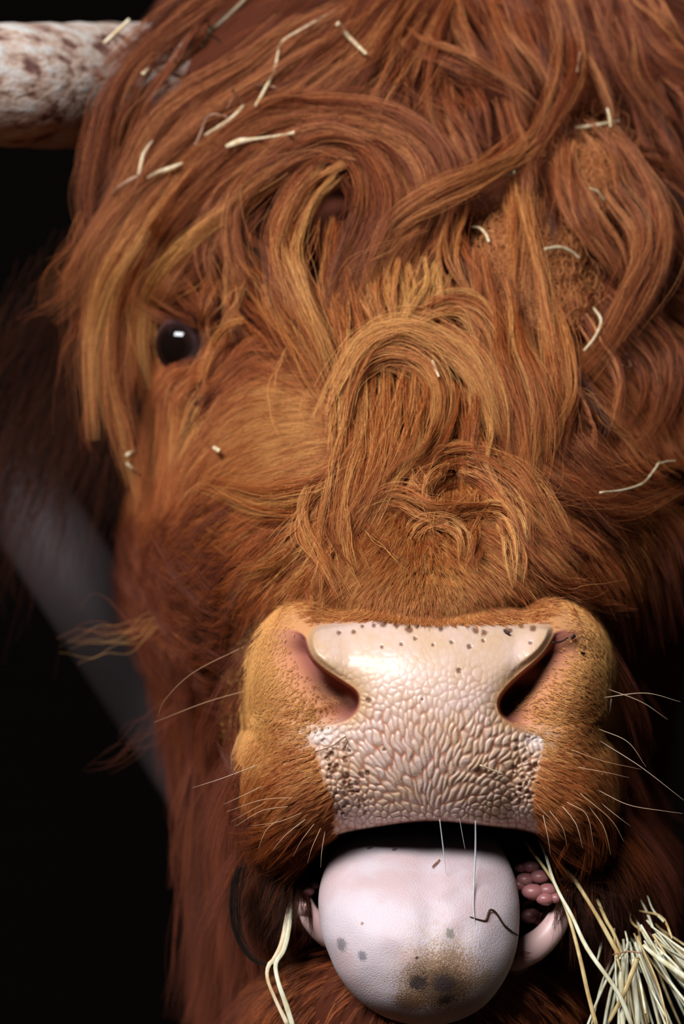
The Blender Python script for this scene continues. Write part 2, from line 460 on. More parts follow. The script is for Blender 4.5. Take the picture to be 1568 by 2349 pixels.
M_tongue = mat('tongue', lin(226, 200, 200), .55, Subsurface_Weight=.3, Subsurface_Scale=.004)
def tongue_nodes():
    m = M_tongue; b = m.node_tree.nodes['Principled BSDF']
    b.inputs['Subsurface Radius'].default_value = (1, .35, .3)
    tc = node(m, 'ShaderNodeTexCoord')
    def noise(sc, det=3, rough=.5):
        n = node(m, 'ShaderNodeTexNoise'); n.inputs['Scale'].default_value = sc; n.inputs['Detail'].default_value = det
        n.inputs['Roughness'].default_value = rough; link(m, tc.outputs['Object'], n.inputs['Vector']); return n
    def math2(op, a, v, clamp=False):
        n = node(m, 'ShaderNodeMath', operation=op, use_clamp=clamp)
        if hasattr(a, 'links'): link(m, a, n.inputs[0])
        else: n.inputs[0].default_value = a
        if hasattr(v, 'links'): link(m, v, n.inputs[1])
        else: n.inputs[1].default_value = v
        return n.outputs[0]
    def rng_(a, lo, hi):
        n = node(m, 'ShaderNodeMapRange', interpolation_type='SMOOTHSTEP'); link(m, a, n.inputs['Value'])
        n.inputs['From Min'].default_value = lo; n.inputs['From Max'].default_value = hi; return n.outputs[0]
    def mixc(a, colr, f):
        n = node(m, 'ShaderNodeMix', data_type='RGBA')
        if hasattr(a, 'links'): link(m, a, n.inputs[6])
        else: n.inputs[6].default_value = (*a, 1)
        n.inputs[7].default_value = (*colr, 1); link(m, f, n.inputs[0]); return n.outputs[2]
    c = mixc(lin(228, 208, 212), lin(220, 188, 188), rng_(noise(45).outputs['Fac'], .4, .7))
    def spot(px, py, d, r):      # soft distance field round a place on the tongue, fed to the stain masks
        n = node(m, 'ShaderNodeVectorMath', operation='DISTANCE'); link(m, tc.outputs['Object'], n.inputs[0])
        n.inputs[1].default_value = P(px, py, tongue_front(px, py)).tolist(); return math2('DIVIDE', n.outputs['Value'], r * S)
    fine = noise(1300, 4, .7).outputs['Fac']; mid = noise(420, 4, .65).outputs['Fac']
    def stain(c, px, py, d, r, colr, amt, grain=mid, soft=.12):
        q = spot(px, py, d, r)
        f = math2('SUBTRACT', math2('ADD', math2('MULTIPLY', grain, 1.7), -.25), q)
        return mixc(c, colr, math2('MULTIPLY', rng_(f, -soft, soft), amt))
    c = stain(c, 1005, 2240, 0, 160, lin(210, 178, 142), .45, mid, .3)
    c = stain(c, 1010, 2262, 0, 150, lin(164, 120, 76), .75, fine, .08)
    c = stain(c, 1012, 2266, 0, 95, lin(96, 66, 46), .7, fine, .06)
    c = stain(c, 1018, 2258, 0, 44, lin(70, 58, 60), .85, fine, .15)
    c = stain(c, 958, 2258, 0, 36, lin(66, 54, 54), .85, fine, .15)
    c = stain(c, 1022, 2292, 0, 30, lin(62, 46, 42), .85, fine, .15)
    c = stain(c, 940, 2300, 0, 60, lin(160, 110, 64), .7, fine, .08)
    c = stain(c, 1110, 2245, 0, 40, lin(190, 150, 100), .6, fine, .1)
    c = stain(c, 783, 2168, .002, 26, lin(112, 114, 116), .75, fine, .16)
    c = stain(c, 831, 2193, .0, 19, lin(112, 112, 116), .75, fine, .16)
    c = stain(c, 1033, 2141, -.003, 17, lin(150, 140, 128), .8)
    c = stain(c, 905, 1948, .05, 12, lin(90, 76, 78), .8); c = stain(c, 848, 1944, .05, 12, lin(90, 76, 78), .8)
    c = stain(c, 955, 2197, -.006, 6, lin(70, 45, 36), .9); c = stain(c, 830, 2118, .0, 6, lin(170, 120, 110), .9)
    c = stain(c, 828, 2325, .015, 12, lin(110, 84, 78), .7)
    link(m, c, b.inputs['Base Color'])
    vo = node(m, 'ShaderNodeTexVoronoi'); vo.inputs['Scale'].default_value = 1500; link(m, tc.outputs['Object'], vo.inputs['Vector'])
    bp = node(m, 'ShaderNodeBump'); bp.inputs['Strength'].default_value = .35; bp.inputs['Distance'].default_value = .0005; bp.invert = True
    link(m, vo.outputs['Distance'], bp.inputs['Height']); link(m, bp.outputs[0], b.inputs['Normal'])
tongue_nodes()
tongue = build_tongue(); tag(tongue, 'pale pink tongue with brown and grey specks')

# papillae at the mouth's corner
def ball(c, r, seg=12, rings=8, sc=(1, 1, 1)):
    V, F = [], []
    for i in range(rings + 1):
        p = math.pi * i / rings
        for j in range(seg):
            a = 2 * math.pi * j / seg
            V.append((c[0] + r * sc[0] * math.sin(p) * math.cos(a), c[1] + r * sc[1] * math.sin(p) * math.sin(a), c[2] + r * sc[2] * math.cos(p)))
    for i in range(rings):
        for j in range(seg):
            k = (j + 1) % seg; F.append((i * seg + j, (i + 1) * seg + j, (i + 1) * seg + k, i * seg + k))
    return V, F
M_mouth = mat('mouth_lining', lin(170, 108, 106), .35, Subsurface_Weight=.3, Subsurface_Scale=.003)
for (x, y, r, d) in ((1222,2046,21,.052),(1256,2042,18,.052),(1250,2062,17,.05),(1205,2018,18,.06),(1238,2012,19,.058),(1218,1988,17,.062),(1190,2030,15,.06),
                     (1276,2060,14,.05),(1196,1990,15,.064),(708,2045,11,.06),(722,2030,11,.064),(1215,2100,20,.075),(1240,2108,17,.075)):
    V, F = ball(P(x, y, d), r * S * 1.1, sc=(1.25, 1, .85)); mesh_obj('papilla', V, F, M_mouth, cow)

M_lip = mat('lip_skin', lin(232, 188, 182), .4, Subsurface_Weight=.3, Subsurface_Scale=.003)
lq = spline([P(1150, 2200, .064), P(1190, 2190, .058), P(1240, 2160, .054), P(1276, 2115, .055), P(1290, 2068, .062), P(1276, 2030, .075)], 40)
V, F = tube(lq, S * 1.06 * np.interp(np.linspace(0, 1, 40), [0, .1, .3, .7, 1], [20, 32, 34, 24, 10]), 18); lip_o = mesh_obj('lower_lip', V, F, M_lip, cow); lip_o['label'] = 'pink lower lip beside the tongue'
lq = spline([P(775, 2160, .066), P(735, 2130, .06), P(708, 2095, .058), P(700, 2055, .066)], 30)
V, F = tube(lq, S * 1.06 * np.interp(np.linspace(0, 1, 30), [0, .2, .6, 1], [20, 30, 26, 12]), 18); lip_p = mesh_obj('lower_lip', V, F, M_lip, cow)

# eye
M_eye = mat('eye', (.004, .003, .003), .05, IOR=1.45)
eb = M_eye.node_tree.nodes['Principled BSDF']
etc = node(M_eye, 'ShaderNodeTexCoord')
ed = node(M_eye, 'ShaderNodeVectorMath', operation='DISTANCE'); link(M_eye, etc.outputs['Object'], ed.inputs[0])
EYE = P(425, 790, depth_fn(np.array(425.0), np.array(790.0)) + .008)
ed.inputs[1].default_value = (EYE + np.array([-.007, -.014, -.002])).tolist()
ecr = node(M_eye, 'ShaderNodeValToRGB'); link(M_eye, ed.outputs['Value'], ecr.inputs[0])
ecr.color_ramp.elements[0].position = .011; ecr.color_ramp.elements[0].color = (*lin(22, 13, 9), 1)
ecr.color_ramp.elements[1].position = .019; ecr.color_ramp.elements[1].color = (*lin(120, 84, 84), 1)
link(M_eye, ecr.outputs[0], eb.inputs['Base Color'])
V, F = ball(EYE, .0165, 32, 20); eye = mesh_obj('eye', V, F, M_eye, cow); tag(eye, 'glossy dark eye')

# horn
M_horn = mat('horn', lin(200, 170, 150), .6)
def horn_nodes():
    m = M_horn; b = m.node_tree.nodes['Principled BSDF']; tc = node(m, 'ShaderNodeTexCoord')
    mp = node(m, 'ShaderNodeMapping'); mp.inputs['Scale'].default_value = (34, 70, 90); link(m, tc.outputs['Object'], mp.inputs[0])
    n1 = node(m, 'ShaderNodeTexNoise'); n1.inputs['Scale'].default_value = 1.3; n1.inputs['Detail'].default_value = 5; n1.inputs['Roughness'].default_value = .6
    link(m, mp.outputs[0], n1.inputs['Vector'])
    cr = node(m, 'ShaderNodeValToRGB'); link(m, n1.outputs['Fac'], cr.inputs[0]); e = cr.color_ramp.elements
    e[0].position = .38; e[0].color = (*lin(112, 72, 64), 1); e[1].position = .62; e[1].color = (*lin(222, 212, 204), 1)
    x = e.new(.48); x.color = (*lin(206, 172, 152), 1)
    link(m, cr.outputs[0], b.inputs['Base Color'])
    bp = node(m, 'ShaderNodeBump'); bp.inputs['Distance'].default_value = .004; bp.inputs['Strength'].default_value = .8
    link(m, n1.outputs['Fac'], bp.inputs['Height']); link(m, bp.outputs[0], b.inputs['Normal'])
horn_nodes()
hp = spline([P(600, 200, .46), P(420, 198, .385), P(250, 196, .315), P(60, 197, .26), P(-140, 185, .23), P(-380, 150, .19), P(-620, 70, .14), P(-820, -70, .08)], 60)
hr = np.interp(np.linspace(0, 1, 60), [0, .25, .5, .8, 1], [.037, .0365, .034, .022, .004])
hr = hr * (1 + .012 * np.sin(np.arange(60) * 1.9))
V, F = tube(hp, hr, 32); horn = mesh_obj('horn', V, F, M_horn, cow); tag(horn, 'pale mottled horn with a rough base')

hq = spline([P(1480, 150, .42), P(1640, 150, .36), P(1800, 150, .31), P(2000, 130, .26), P(2240, 80, .21), P(2450, 0, .15), P(2640, -120, .08)], 60)
V, F = tube(hq, hr, 32); mesh_obj('horn', V, F, M_horn, cow)

# ear drooping under the horn, far back, shade put into its colour
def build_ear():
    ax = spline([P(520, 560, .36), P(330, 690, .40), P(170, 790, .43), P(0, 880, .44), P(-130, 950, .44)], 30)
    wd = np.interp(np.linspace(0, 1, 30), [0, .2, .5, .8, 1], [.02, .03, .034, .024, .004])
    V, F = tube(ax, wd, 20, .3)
    return mesh_obj('ear', V, F, skin_shaded, cow), ax
skin_shaded = mat('ear_skin_shaded', lin(60, 28, 15), .9, Specular_IOR_Level=.1)
ear, EAR_AXIS = build_ear(); ear['label'] = 'brown ear with painted-in shade drooping under the horn'

# ------------------------------------------------------------------ the barn
def box(name, lo, hi, m, kind=None, parent=None):
    (a, b, c), (d, e, f) = lo, hi
    V = [(a,b,c),(d,b,c),(d,e,c),(a,e,c),(a,b,f),(d,b,f),(d,e,f),(a,e,f)]
    F = [(0,3,2,1),(4,5,6,7),(0,1,5,4),(1,2,6,5),(2,3,7,6),(3,0,4,7)]
    o = mesh_obj(name, V, F, m, parent, smooth=False)
    if kind: o['kind'] = kind
    return o
M_wood = mat('dark_timber', lin(30, 20, 14), .9, Specular_IOR_Level=.08)
wn = node(M_wood, 'ShaderNodeTexNoise'); wn.inputs['Scale'].default_value = 3; wn.inputs['Detail'].default_value = 5
wt = node(M_wood, 'ShaderNodeTexCoord'); wm_ = node(M_wood, 'ShaderNodeMapping'); wm_.inputs['Scale'].default_value = (1, 6, 12)
link(M_wood, wt.outputs['Object'], wm_.inputs[0]); link(M_wood, wm_.outputs[0], wn.inputs['Vector'])
wc = node(M_wood, 'ShaderNodeValToRGB'); link(M_wood, wn.outputs['Fac'], wc.inputs[0])
wc.color_ramp.elements[0].color = (*lin(6, 5, 4), 1); wc.color_ramp.elements[1].color = (*lin(20, 12, 8), 1)
link(M_wood, wc.outputs[0], M_wood.node_tree.nodes['Principled BSDF'].inputs['Base Color'])
M_dirt = mat('trodden_earth', lin(52, 38, 26), .95, Specular_IOR_Level=.08)
box('floor', (-3, -3.2, -.05), (3, 3.4, 0), M_dirt, 'structure')
box('wall_back', (-3, 3.0, 0), (3, 3.1, 3.2), M_wood, 'structure')
box('wall_left', (-3.1, .6, 0), (-3, 3.1, 3.2), M_wood, 'structure')
box('wall_right', (3, .6, 0), (3.1, 3.1, 3.2), M_wood, 'structure')
box('ceiling', (-3.1, .35, 3.2), (3.1, 3.1, 3.3), M_wood, 'structure')

# feed barrier rail beside the head
M_steel = mat('galvanised_steel', lin(88, 75, 76), .55, Metallic=.3)
def feed_barrier():
    a, b = P(-100, 900, .66), P(560, 1930, .66)
    u = (b - a) / np.linalg.norm(b - a)
    p0, p1 = a - u * .75, b + u * .75
    V, F = tube([p0, a, b, p1], .033, 20)
    o = mesh_obj('feed_rail', V, F, M_steel)
    tag(o, 'out of focus grey steel rail slanting down beside the cow', 'rail')
    return o
rail = feed_barrier()

# ------------------------------------------------------------------ hair
# depth lookup, slightly smoothed so that long hair rides over the small dents
LX0, LY0, LST = -400, -500, 5
lx = np.arange(LX0, 2100, LST); ly = np.arange(LY0, 2800, LST)
LX, LY = np.meshgrid(lx.astype(float), ly.astype(float))
LD = np.minimum(depth_fn(LX, LY), .5)
def blur(a, r):
    k = np.exp(-np.linspace(-2, 2, 2 * r + 1) ** 2); k /= k.sum()
    a = np.apply_along_axis(lambda v: np.convolve(np.pad(v, r, mode='edge'), k, 'valid'), 0, a)
    return np.apply_along_axis(lambda v: np.convolve(np.pad(v, r, mode='edge'), k, 'valid'), 1, a)
LDS = blur(LD, 6)
def look(G, x, y):
    u = np.clip((x - LX0) / LST, 0, G.shape[1] - 1.001); v = np.clip((y - LY0) / LST, 0, G.shape[0] - 1.001)
    i, j = u.astype(int), v.astype(int); a, b = u - i, v - j
    return (G[j, i] * (1 - a) + G[j, i + 1] * a) * (1 - b) + (G[j + 1, i] * (1 - a) + G[j + 1, i + 1] * a) * b

HT = LD.copy()              # how far out the hair reaches
def curves_obj(name, pts, rad, tone, m, parent, label=None):
    """pts (n, k, 3), rad (n, k), tone (n,)"""
    n, k, _ = pts.shape
    if parent is not None:
        q = pts.reshape(-1, 3); x, y = unP(q)
        i = ((x - LX0) / LST).astype(int); j = ((y - LY0) / LST).astype(int)
        ok = (i >= 0) & (j >= 0) & (i < HT.shape[1]) & (j < HT.shape[0])
        np.minimum.at(HT, (j[ok], i[ok]), q[ok, 1])
    hc = bpy.data.hair_curves.new(name)
    hc.add_curves([k] * n)
    hc.attributes['position'].data.foreach_set('vector', np.ascontiguousarray(pts, np.float32).ravel())
    r = hc.attributes.get('radius') or hc.attributes.new('radius', 'FLOAT', 'POINT')
    r.data.foreach_set('value', np.ascontiguousarray(rad, np.float32).ravel())
    t = hc.attributes.new('tone', 'FLOAT', 'CURVE'); t.data.foreach_set('value', np.ascontiguousarray(tone, np.float32))
    hc.materials.append(m)
    o = bpy.data.objects.new(name, hc); C.objects.link(o); o.parent = parent
    if label: o['label'] = label
    return o

# Locks. One line each:  width_px  hairs  tone  lift_mm(root,mid,tip)  frizz : x,y x,y ...
LOCKS = """
60 130 .5 18,24,22 : 530,-60 410,20 300,105 232,160 185,190
60 150 .5 22,28,26 : 650,-80 480,10 370,90 290,165 235,240
60 180 .5 22,30,26 : 440,-20 318,112 245,204 212,306 196,406 194,485 215,560
70 130 .42 20,26,20 : 500,10 400,110 320,200 280,290 255,380 262,440
90 180 .45 18,24,20 : 459,51 357,153 301,214 265,281 250,347 250,430
40 60 .4 14,18,16 : 330,215 300,265 295,310 310,345
100 230 .58 26,32,30 : 700,40 561,158 449,224 383,281 342,337 316,398 265,490 205,580 150,690
100 220 .5 24,30,28 : 820,0 689,77 587,168 485,245 434,306 357,383 306,459 235,560 180,660 110,720
80 160 .45 20,26,22 : 640,100 540,190 450,280 390,350 330,440 270,540
110 220 .5 24,30,28 : 850,80 663,204 561,265 459,337 378,408 306,490 245,587 222,690 213,800 216,900 222,990
70 150 .72 28,34,34 : 520,310 430,380 360,460 310,545 255,640 221,753 214,855 222,1010
60 120 .62 28,34,32 : 480,380 420,450 350,550 295,650 262,760 258,850 265,930 290,1020 318,1110
90 200 .52 24,30,28 : 800,275 612,286 510,347 434,423 357,510 286,602 240,700 225,790
90 200 .5 26,30,26 : 760,230 640,255 540,310 450,380 380,460 330,540 280,640
60 120 .68 26,32,30 : 663,388 561,459 459,536 378,622 338,700 330,770 338,840 350,890
60 110 .55 24,28,26 : 640,420 540,480 450,560 400,640 360,720
60 110 .55 22,26,20 : 600,380 530,440 490,510 450,580 400,650 350,720
40 60 .5 22,26,22 : 560,430 510,480 480,550 478,610 500,690
70 140 .5 24,28,26 : 900,305 760,290 660,320 570,360 480,430 400,520 350,590
90 200 .52 26,30,24 : 860,350 760,333 689,357 602,408 546,459 525,510 536,587 560,660
40 70 .55 26,30,24 : 700,350 620,400 560,440 535,490 525,550 540,610 585,680
50 80 .4 16,20,16 : 660,380 600,440 570,480 560,540 600,580 640,620
80 190 .58 26,32,22 : 800,377 724,423 684,485 653,551 663,612 689,700 720,780 760,860
60 140 .66 28,34,22 : 760,385 705,440 670,510 655,580 675,650 705,730 740,800 770,880
60 110 .5 24,28,18 : 745,400 690,470 660,540 650,620 670,690 700,760
70 130 .45 22,26,16 : 690,400 650,470 635,540 640,600 650,680 670,760
90 200 .48 22,28,20 : 640,330 720,300 810,305 880,340 925,400 935,470 900,550 860,640
80 180 .48 22,28,18 : 650,350 740,325 819,352 855,408 868,469 845,536 814,612 790,700 775,790
60 110 .42 20,24,16 : 700,360 770,345 810,367 835,424 830,490 812,550 780,640 760,730
110 210 .44 20,26,22 : 560,310 680,270 800,275 900,305 970,370 985,450 950,540 905,620
60 110 .4 12,16,12 : 760,500 755,560 760,630 770,710 790,790
50 80 .45 14,18,12 : 830,560 800,630 790,700 800,770 820,840
40 60 .5 14,18,12 : 690,620 720,690 735,770 745,850
70 130 .5 16,20,14 : 620,640 640,720 680,790 720,860 760,930
50 70 .36 10,13,10 : 560,640 600,690 640,750 690,820
50 70 .4 10,13,10 : 520,650 560,710 610,760 660,830 720,900
60 120 .45 24,30,24 : 940,60 975,105 1054,148 1125,179 1176,214 1220,260
60 110 .45 22,28,22 : 960,90 921,173 885,240 862,300
80 170 .5 22,28,24 : 960,0 870,143 799,219 717,275
80 170 .48 22,28,24 : 900,-40 800,70 720,150 620,220 520,300
80 170 .45 20,26,22 : 1000,-60 900,40 830,120 750,190 660,250
60 110 .45 22,26,20 : 1050,-40 1060,41 1084,87 1115,150 1120,220
70 140 .5 24,30,24 : 1100,-40 1146,71 1176,128 1207,173 1222,220
60 110 .42 20,26,20 : 1130,60 1160,150 1190,220 1200,300
70 140 .5 24,30,24 : 1170,-40 1217,77 1248,143 1278,194 1300,250
80 160 .5 26,32,24 : 1265,-40 1304,92 1306,168 1283,240 1250,310 1215,370 1205,440
50 90 .42 22,28,22 : 1310,-30 1345,80 1375,170 1400,250 1410,320
90 190 .5 26,32,28 : 1400,-40 1441,77 1467,163 1492,219 1518,290
50 90 .4 20,26,22 : 1350,-30 1400,80 1430,170 1470,260
70 120 .42 24,28,24 : 1470,-30 1533,51 1600,130
70 120 .4 22,26,24 : 1440,20 1500,117 1560,165 1640,220
60 100 .38 20,24,20 : 1500,180 1540,250 1580,330
70 120 .4 20,24,20 : 1040,-60 1000,40 960,150 940,240 950,330
70 130 .42 14,18,14 : 880,180 860,240 850,300 880,360
90 170 .42 14,18,14 : 980,180 1000,250 1030,310 1060,380 1060,460
70 140 .48 16,22,16 : 1000,180 1023,240 1054,281 1084,326 1118,360
60 110 .45 16,20,14 : 1060,170 1085,240 1095,300 1110,350
90 170 .44 14,18,14 : 900,280 930,330 960,390 970,470 940,560 900,640
60 110 .48 18,22,18 : 1145,230 1171,296 1191,357 1202,423 1214,470 1225,600
60 140 .72 26,32,24 : 1225,318 1176,362 1100,403 1013,444 947,485 900,525 850,585
60 110 .55 22,28,22 : 1200,330 1140,375 1080,405 1000,440 940,480 880,540 840,640
50 80 .4 14,18,14 : 1050,430 1040,500 1050,570 1085,640 1100,720
60 110 .42 12,16,12 : 1000,470 960,530 930,600 900,680
60 100 .4 12,16,12 : 1040,450 1020,530 980,610 960,680
50 90 .5 18,22,18 : 1060,460 1042,540 1044,600 1074,666 1105,730
60 110 .42 14,18,14 : 900,560 870,620 840,700 830,770
60 110 .45 14,18,14 : 960,520 920,590 880,650 860,730
70 140 .52 24,30,26 : 1304,316 1309,388 1339,449 1370,500 1411,561 1431,628
70 150 .55 26,32,28 : 1330,280 1370,316 1401,367 1411,434 1452,485 1472,536 1467,602 1431,679 1370,800 1305,880
60 120 .58 28,34,28 : 1380,300 1421,347 1482,449 1503,536 1492,612 1452,700 1400,780 1330,850
60 120 .48 24,30,26 : 1290,350 1300,430 1330,500 1370,560 1420,640
60 120 .45 22,28,22 : 1400,310 1440,400 1480,470 1510,560 1510,640 1480,720
70 110 .36 18,22,20 : 1400,330 1447,357 1508,372 1600,400
70 110 .36 18,22,20 : 1420,360 1460,400 1533,459 1610,560
60 100 .36 18,22,20 : 1470,600 1520,640 1600,700
60 100 .34 16,20,18 : 1480,500 1530,560 1590,640
60 100 .34 16,20,18 : 1450,220 1500,300 1560,390 1620,470
70 120 .38 16,20,16 : 1240,380 1260,440 1250,520 1240,600
80 170 .55 22,26,20 : 1195,420 1203,535 1208,620 1217,702 1242,794 1273,865 1280,940
80 180 .55 22,26,18 : 1090,560 1105,640 1122,727 1126,814 1156,906 1186,983 1202,1059 1205,1110
70 150 .5 22,26,18 : 1150,640 1166,702 1176,804 1202,886 1217,957 1217,1034 1207,1110
70 140 .48 20,24,16 : 1230,640 1253,727 1278,830 1288,906 1260,983 1235,1050
60 120 .5 20,24,16 : 1180,680 1200,780 1235,880 1250,960 1230,1040 1210,1110
60 110 .45 16,20,14 : 1110,740 1135,830 1150,920 1165,1000 1185,1070
40 70 .52 22,26,22 : 1330,720 1370,789 1401,824 1421,876 1416,932 1401,1000
50 80 .36 18,22,18 : 1420,690 1457,727 1523,804 1533,881 1503,957 1450,1010
50 80 .34 16,20,16 : 1460,700 1510,760 1560,850 1550,940 1520,1000
50 80 .38 16,20,16 : 1300,860 1340,920 1370,980 1360,1040
50 80 .36 14,18,14 : 1380,700 1440,780 1480,860 1470,950 1430,1010
60 90 .34 14,18,14 : 1320,820 1310,900 1310,980 1290,1060
50 80 .42 18,22,20 : 1309,998 1355,1049 1421,1090 1503,1118 1590,1108
50 80 .42 18,22,20 : 1240,1080 1300,1130 1355,1151 1457,1156 1533,1126 1590,1095
60 90 .36 12,16,14 : 1220,1110 1290,1150 1380,1190 1480,1210 1570,1200
60 90 .34 12,16,14 : 1260,1000 1330,1080 1400,1140 1490,1170 1580,1170
70 170 .74 26,32,22 : 740,960 775,880 815,815 860,775 921,755 987,775 1054,819 1095,876 1115,937 1128,1000
60 140 .74 26,32,22 : 770,990 790,880 845,790 921,765 990,790 1050,840 1085,900 1100,970
60 140 .62 22,28,20 : 760,1040 785,930 820,850 870,812 930,808 985,845 1010,895 1010,950 985,1010 940,1060
50 110 .6 20,24,18 : 780,1000 800,900 850,830 915,822 970,850 995,900 990,970 955,1040
50 110 .7 20,26,20 : 900,760 960,745 1030,760 1090,810 1120,880 1140,960 1150,1040
60 130 .7 22,28,20 : 935,765 990,735 1054,722 1095,755 1117,800 1130,880
50 100 .55 20,26,20 : 960,720 1013,690 1074,692 1110,735 1130,800
70 150 .85 18,22,18 : 980,600 972,640 950,700 930,760 890,800
60 140 .88 18,22,18 : 1010,620 1000,680 975,730 940,770
60 140 .82 18,22,18 : 930,600 925,660 915,720 905,780
60 130 .6 16,20,16 : 840,600 842,660 855,720 870,790
60 130 .58 16,20,16 : 880,600 875,680 880,740 890,800
60 130 .56 16,20,14 : 790,620 810,690 820,760 810,830 790,900
60 120 .55 16,20,14 : 740,650 770,730 790,800 790,880
60 140 .58 16,20,16 : 834,870 828,980 805,1090 783,1180 775,1250
60 140 .58 16,20,16 : 870,850 862,960 845,1060 815,1160 790,1230
60 140 .56 16,20,16 : 905,845 898,957 885,1060 850,1140 800,1220
50 120 .55 15,19,16 : 947,855 936,957 906,1059 850,1136
50 120 .55 15,19,16 : 985,870 975,960 940,1050 880,1120
50 110 .52 15,19,16 : 1030,870 1025,950 985,1040 920,1090
60 120 .5 14,18,14 : 1060,880 1068,960 1070,1030 1075,1090
50 90 .5 13,16,14 : 1085,930 1095,1000 1110,1060 1135,1110
60 130 .56 14,18,16 : 810,930 800,1020 775,1100 760,1190 770,1260
50 110 .56 15,18,16 : 850,900 850,1000 862,1090 850,1170
50 110 .54 14,17,14 : 880,900 885,1000 900,1070 870,1130
60 150 .64 16,20,20 : 830,1010 800,1059 740,1120 663,1152 587,1158 510,1132 459,1112
50 110 .6 14,18,18 : 820,1050 760,1115 690,1160 600,1172 520,1155
60 140 .6 14,18,16 : 800,1050 750,1100 718,1150 710,1205 735,1270 770,1320
60 140 .58 13,17,16 : 800,1090 780,1140 785,1200 800,1260 830,1310
60 130 .58 12,16,15 : 740,1140 720,1200 735,1260 765,1320 790,1370
60 130 .6 12,15,14 : 730,1170 690,1235 658,1284 612,1316 560,1340
60 130 .6 11,14,13 : 745,1200 714,1279 663,1335 602,1386
60 120 .58 10,13,12 : 760,1230 730,1300 690,1350 650,1400
50 110 .55 10,13,12 : 770,1240 750,1310 735,1360 730,1400
50 100 .5 9,12,11 : 700,1210 650,1265 600,1300 545,1318
60 150 .62 12,16,15 : 1000,1050 1054,1039 1125,1056 1192,1090 1253,1171 1296,1258
60 140 .62 12,15,14 : 1060,1060 1105,1082 1160,1125 1210,1180 1270,1240
50 110 .6 10,13,12 : 1085,1075 1135,1120 1171,1171 1195,1245
60 130 .62 10,14,12 : 1060,1050 1010,1060 985,1080 967,1120
50 110 .58 10,13,11 : 1030,1075 1000,1095 975,1125 960,1160
40 90 .6 10,14,14 : 970,1130 960,1105 950,1082 938,1070
60 120 .55 8,11,10 : 975,1125 920,1130 855,1150 800,1200 770,1240
50 100 .5 8,11,10 : 1120,1170 1050,1180 980,1185 900,1150 830,1190
50 100 .52 8,10,9 : 960,1150 1000,1180 1040,1190 1100,1180 1150,1165
40 90 .8 9,13,11 : 945,1235 960,1210 990,1197 1035,1207 1060,1238 1064,1285
40 80 .66 8,11,10 : 945,1150 985,1170 1010,1195 1030,1230
60 120 .56 8,12,10 : 1100,1130 1080,1160 1050,1190 1010,1215
40 100 .8 9,13,11 : 1110,1185 1140,1192 1156,1225 1170,1280 1178,1350
50 100 .55 8,12,10 : 1100,1180 1130,1170 1175,1190 1195,1250 1200,1320
50 100 .45 7,10,9 : 1085,1190 1080,1250 1085,1310
70 150 .46 9,13,12 : 1180,1200 1217,1268 1278,1335 1339,1368 1420,1402
60 120 .42 9,13,12 : 1240,1180 1300,1260 1370,1320 1450,1360
60 120 .38 9,13,12 : 1290,1150 1370,1230 1450,1290 1540,1330
60 110 .36 9,13,12 : 1210,1290 1270,1350 1350,1390 1450,1400 1550,1395
30 50 .66 22,24,22 : 560,735 525,748 490,789 469,845 459,890
40 60 .45 14,16,12 : 500,640 480,690 470,740 480,790
60 120 .42 10,12,10 : 480,600 450,640 410,670 370,690
60 120 .45 10,12,10 : 560,600 540,660 530,720 540,780
22 16 .5 22,24,22 1.5 : 250,560 195,620 120,690 40,740
22 16 .5 22,24,22 1.5 : 235,640 185,720 150,800 135,890
22 18 .55 22,24,22 1.5 : 218,800 205,900 192,980 200,1070
26 30 .6 26,28,26 1.3 : 250,820 262,900 285,980 300,1060 322,1150
22 18 .5 22,24,22 1.5 : 190,480 165,560 110,640 95,720
18 14 .5 20,22,20 1.5 : 180,560 150,640 140,740
8 9 .75 20,22,20 1.5 : 660,790 632,860 621,920 630,970 645,1010
8 8 .72 16,18,16 1.5 : 705,890 692,940 690,1000
8 8 .72 22,24,20 1.5 : 768,870 767,940 765,1010
10 9 .6 20,22,20 1.5 : 560,640 520,720 495,790 470,850
10 9 .65 26,28,22 1.5 : 735,500 715,570 690,640 660,700
10 9 .6 22,24,22 1.5 : 545,560 560,610 600,660 640,720
10 9 .6 24,26,22 1.5 : 640,500 650,560 640,640 620,700
12 10 .6 26,30,26 1.5 : 980,520 900,560 820,600 760,660
12 10 .6 26,30,26 1.5 : 1060,100 1000,180 940,260 860,300
12 10 .5 26,30,26 1.5 : 910,170 960,220 1030,245 1090,290 1140,330
12 10 .6 22,26,22 1.5 : 1240,560 1180,600 1120,640 1060,700
12 10 .6 22,26,22 1.5 : 1310,880 1360,920 1420,980 1500,1000
12 12 .55 18,22,20 1.5 : 1200,1090 1280,1100 1380,1105 1500,1110
12 12 .55 18,22,20 1.5 : 1180,1130 1260,1150 1350,1155 1470,1150
12 12 .65 14,18,18 1.5 : 800,1160 720,1200 640,1240 580,1290
12 12 .65 12,16,16 1.5 : 830,1200 860,1240 900,1270 940,1300
14 14 .6 12,16,16 1.5 : 1020,1120 1000,1160 985,1200 990,1240
44 90 .5 6,10,14 1.4 : 480,1700 462,1850 448,2000 430,2150 395,2340
30 60 .5 6,10,12 1.4 : 440,1740 418,1850 402,1950 398,2040
40 80 .45 6,10,14 1.4 : 515,1650 498,1850 486,2050 470,2200 460,2370
40 80 .5 6,10,14 1.4 : 545,1600 532,1800 524,2000 510,2180 500,2370
30 60 .4 6,10,12 1.4 : 500,1950 478,2100 450,2250 415,2380
46 16 .45 6,12,16 2 : 400,1420 320,1440 230,1450 130,1480
46 14 .45 6,12,16 2 : 410,1600 340,1670 260,1740 190,1770
30 50 .4 6,10,14 1.4 : 560,2050 545,2150 535,2250 520,2370
"""
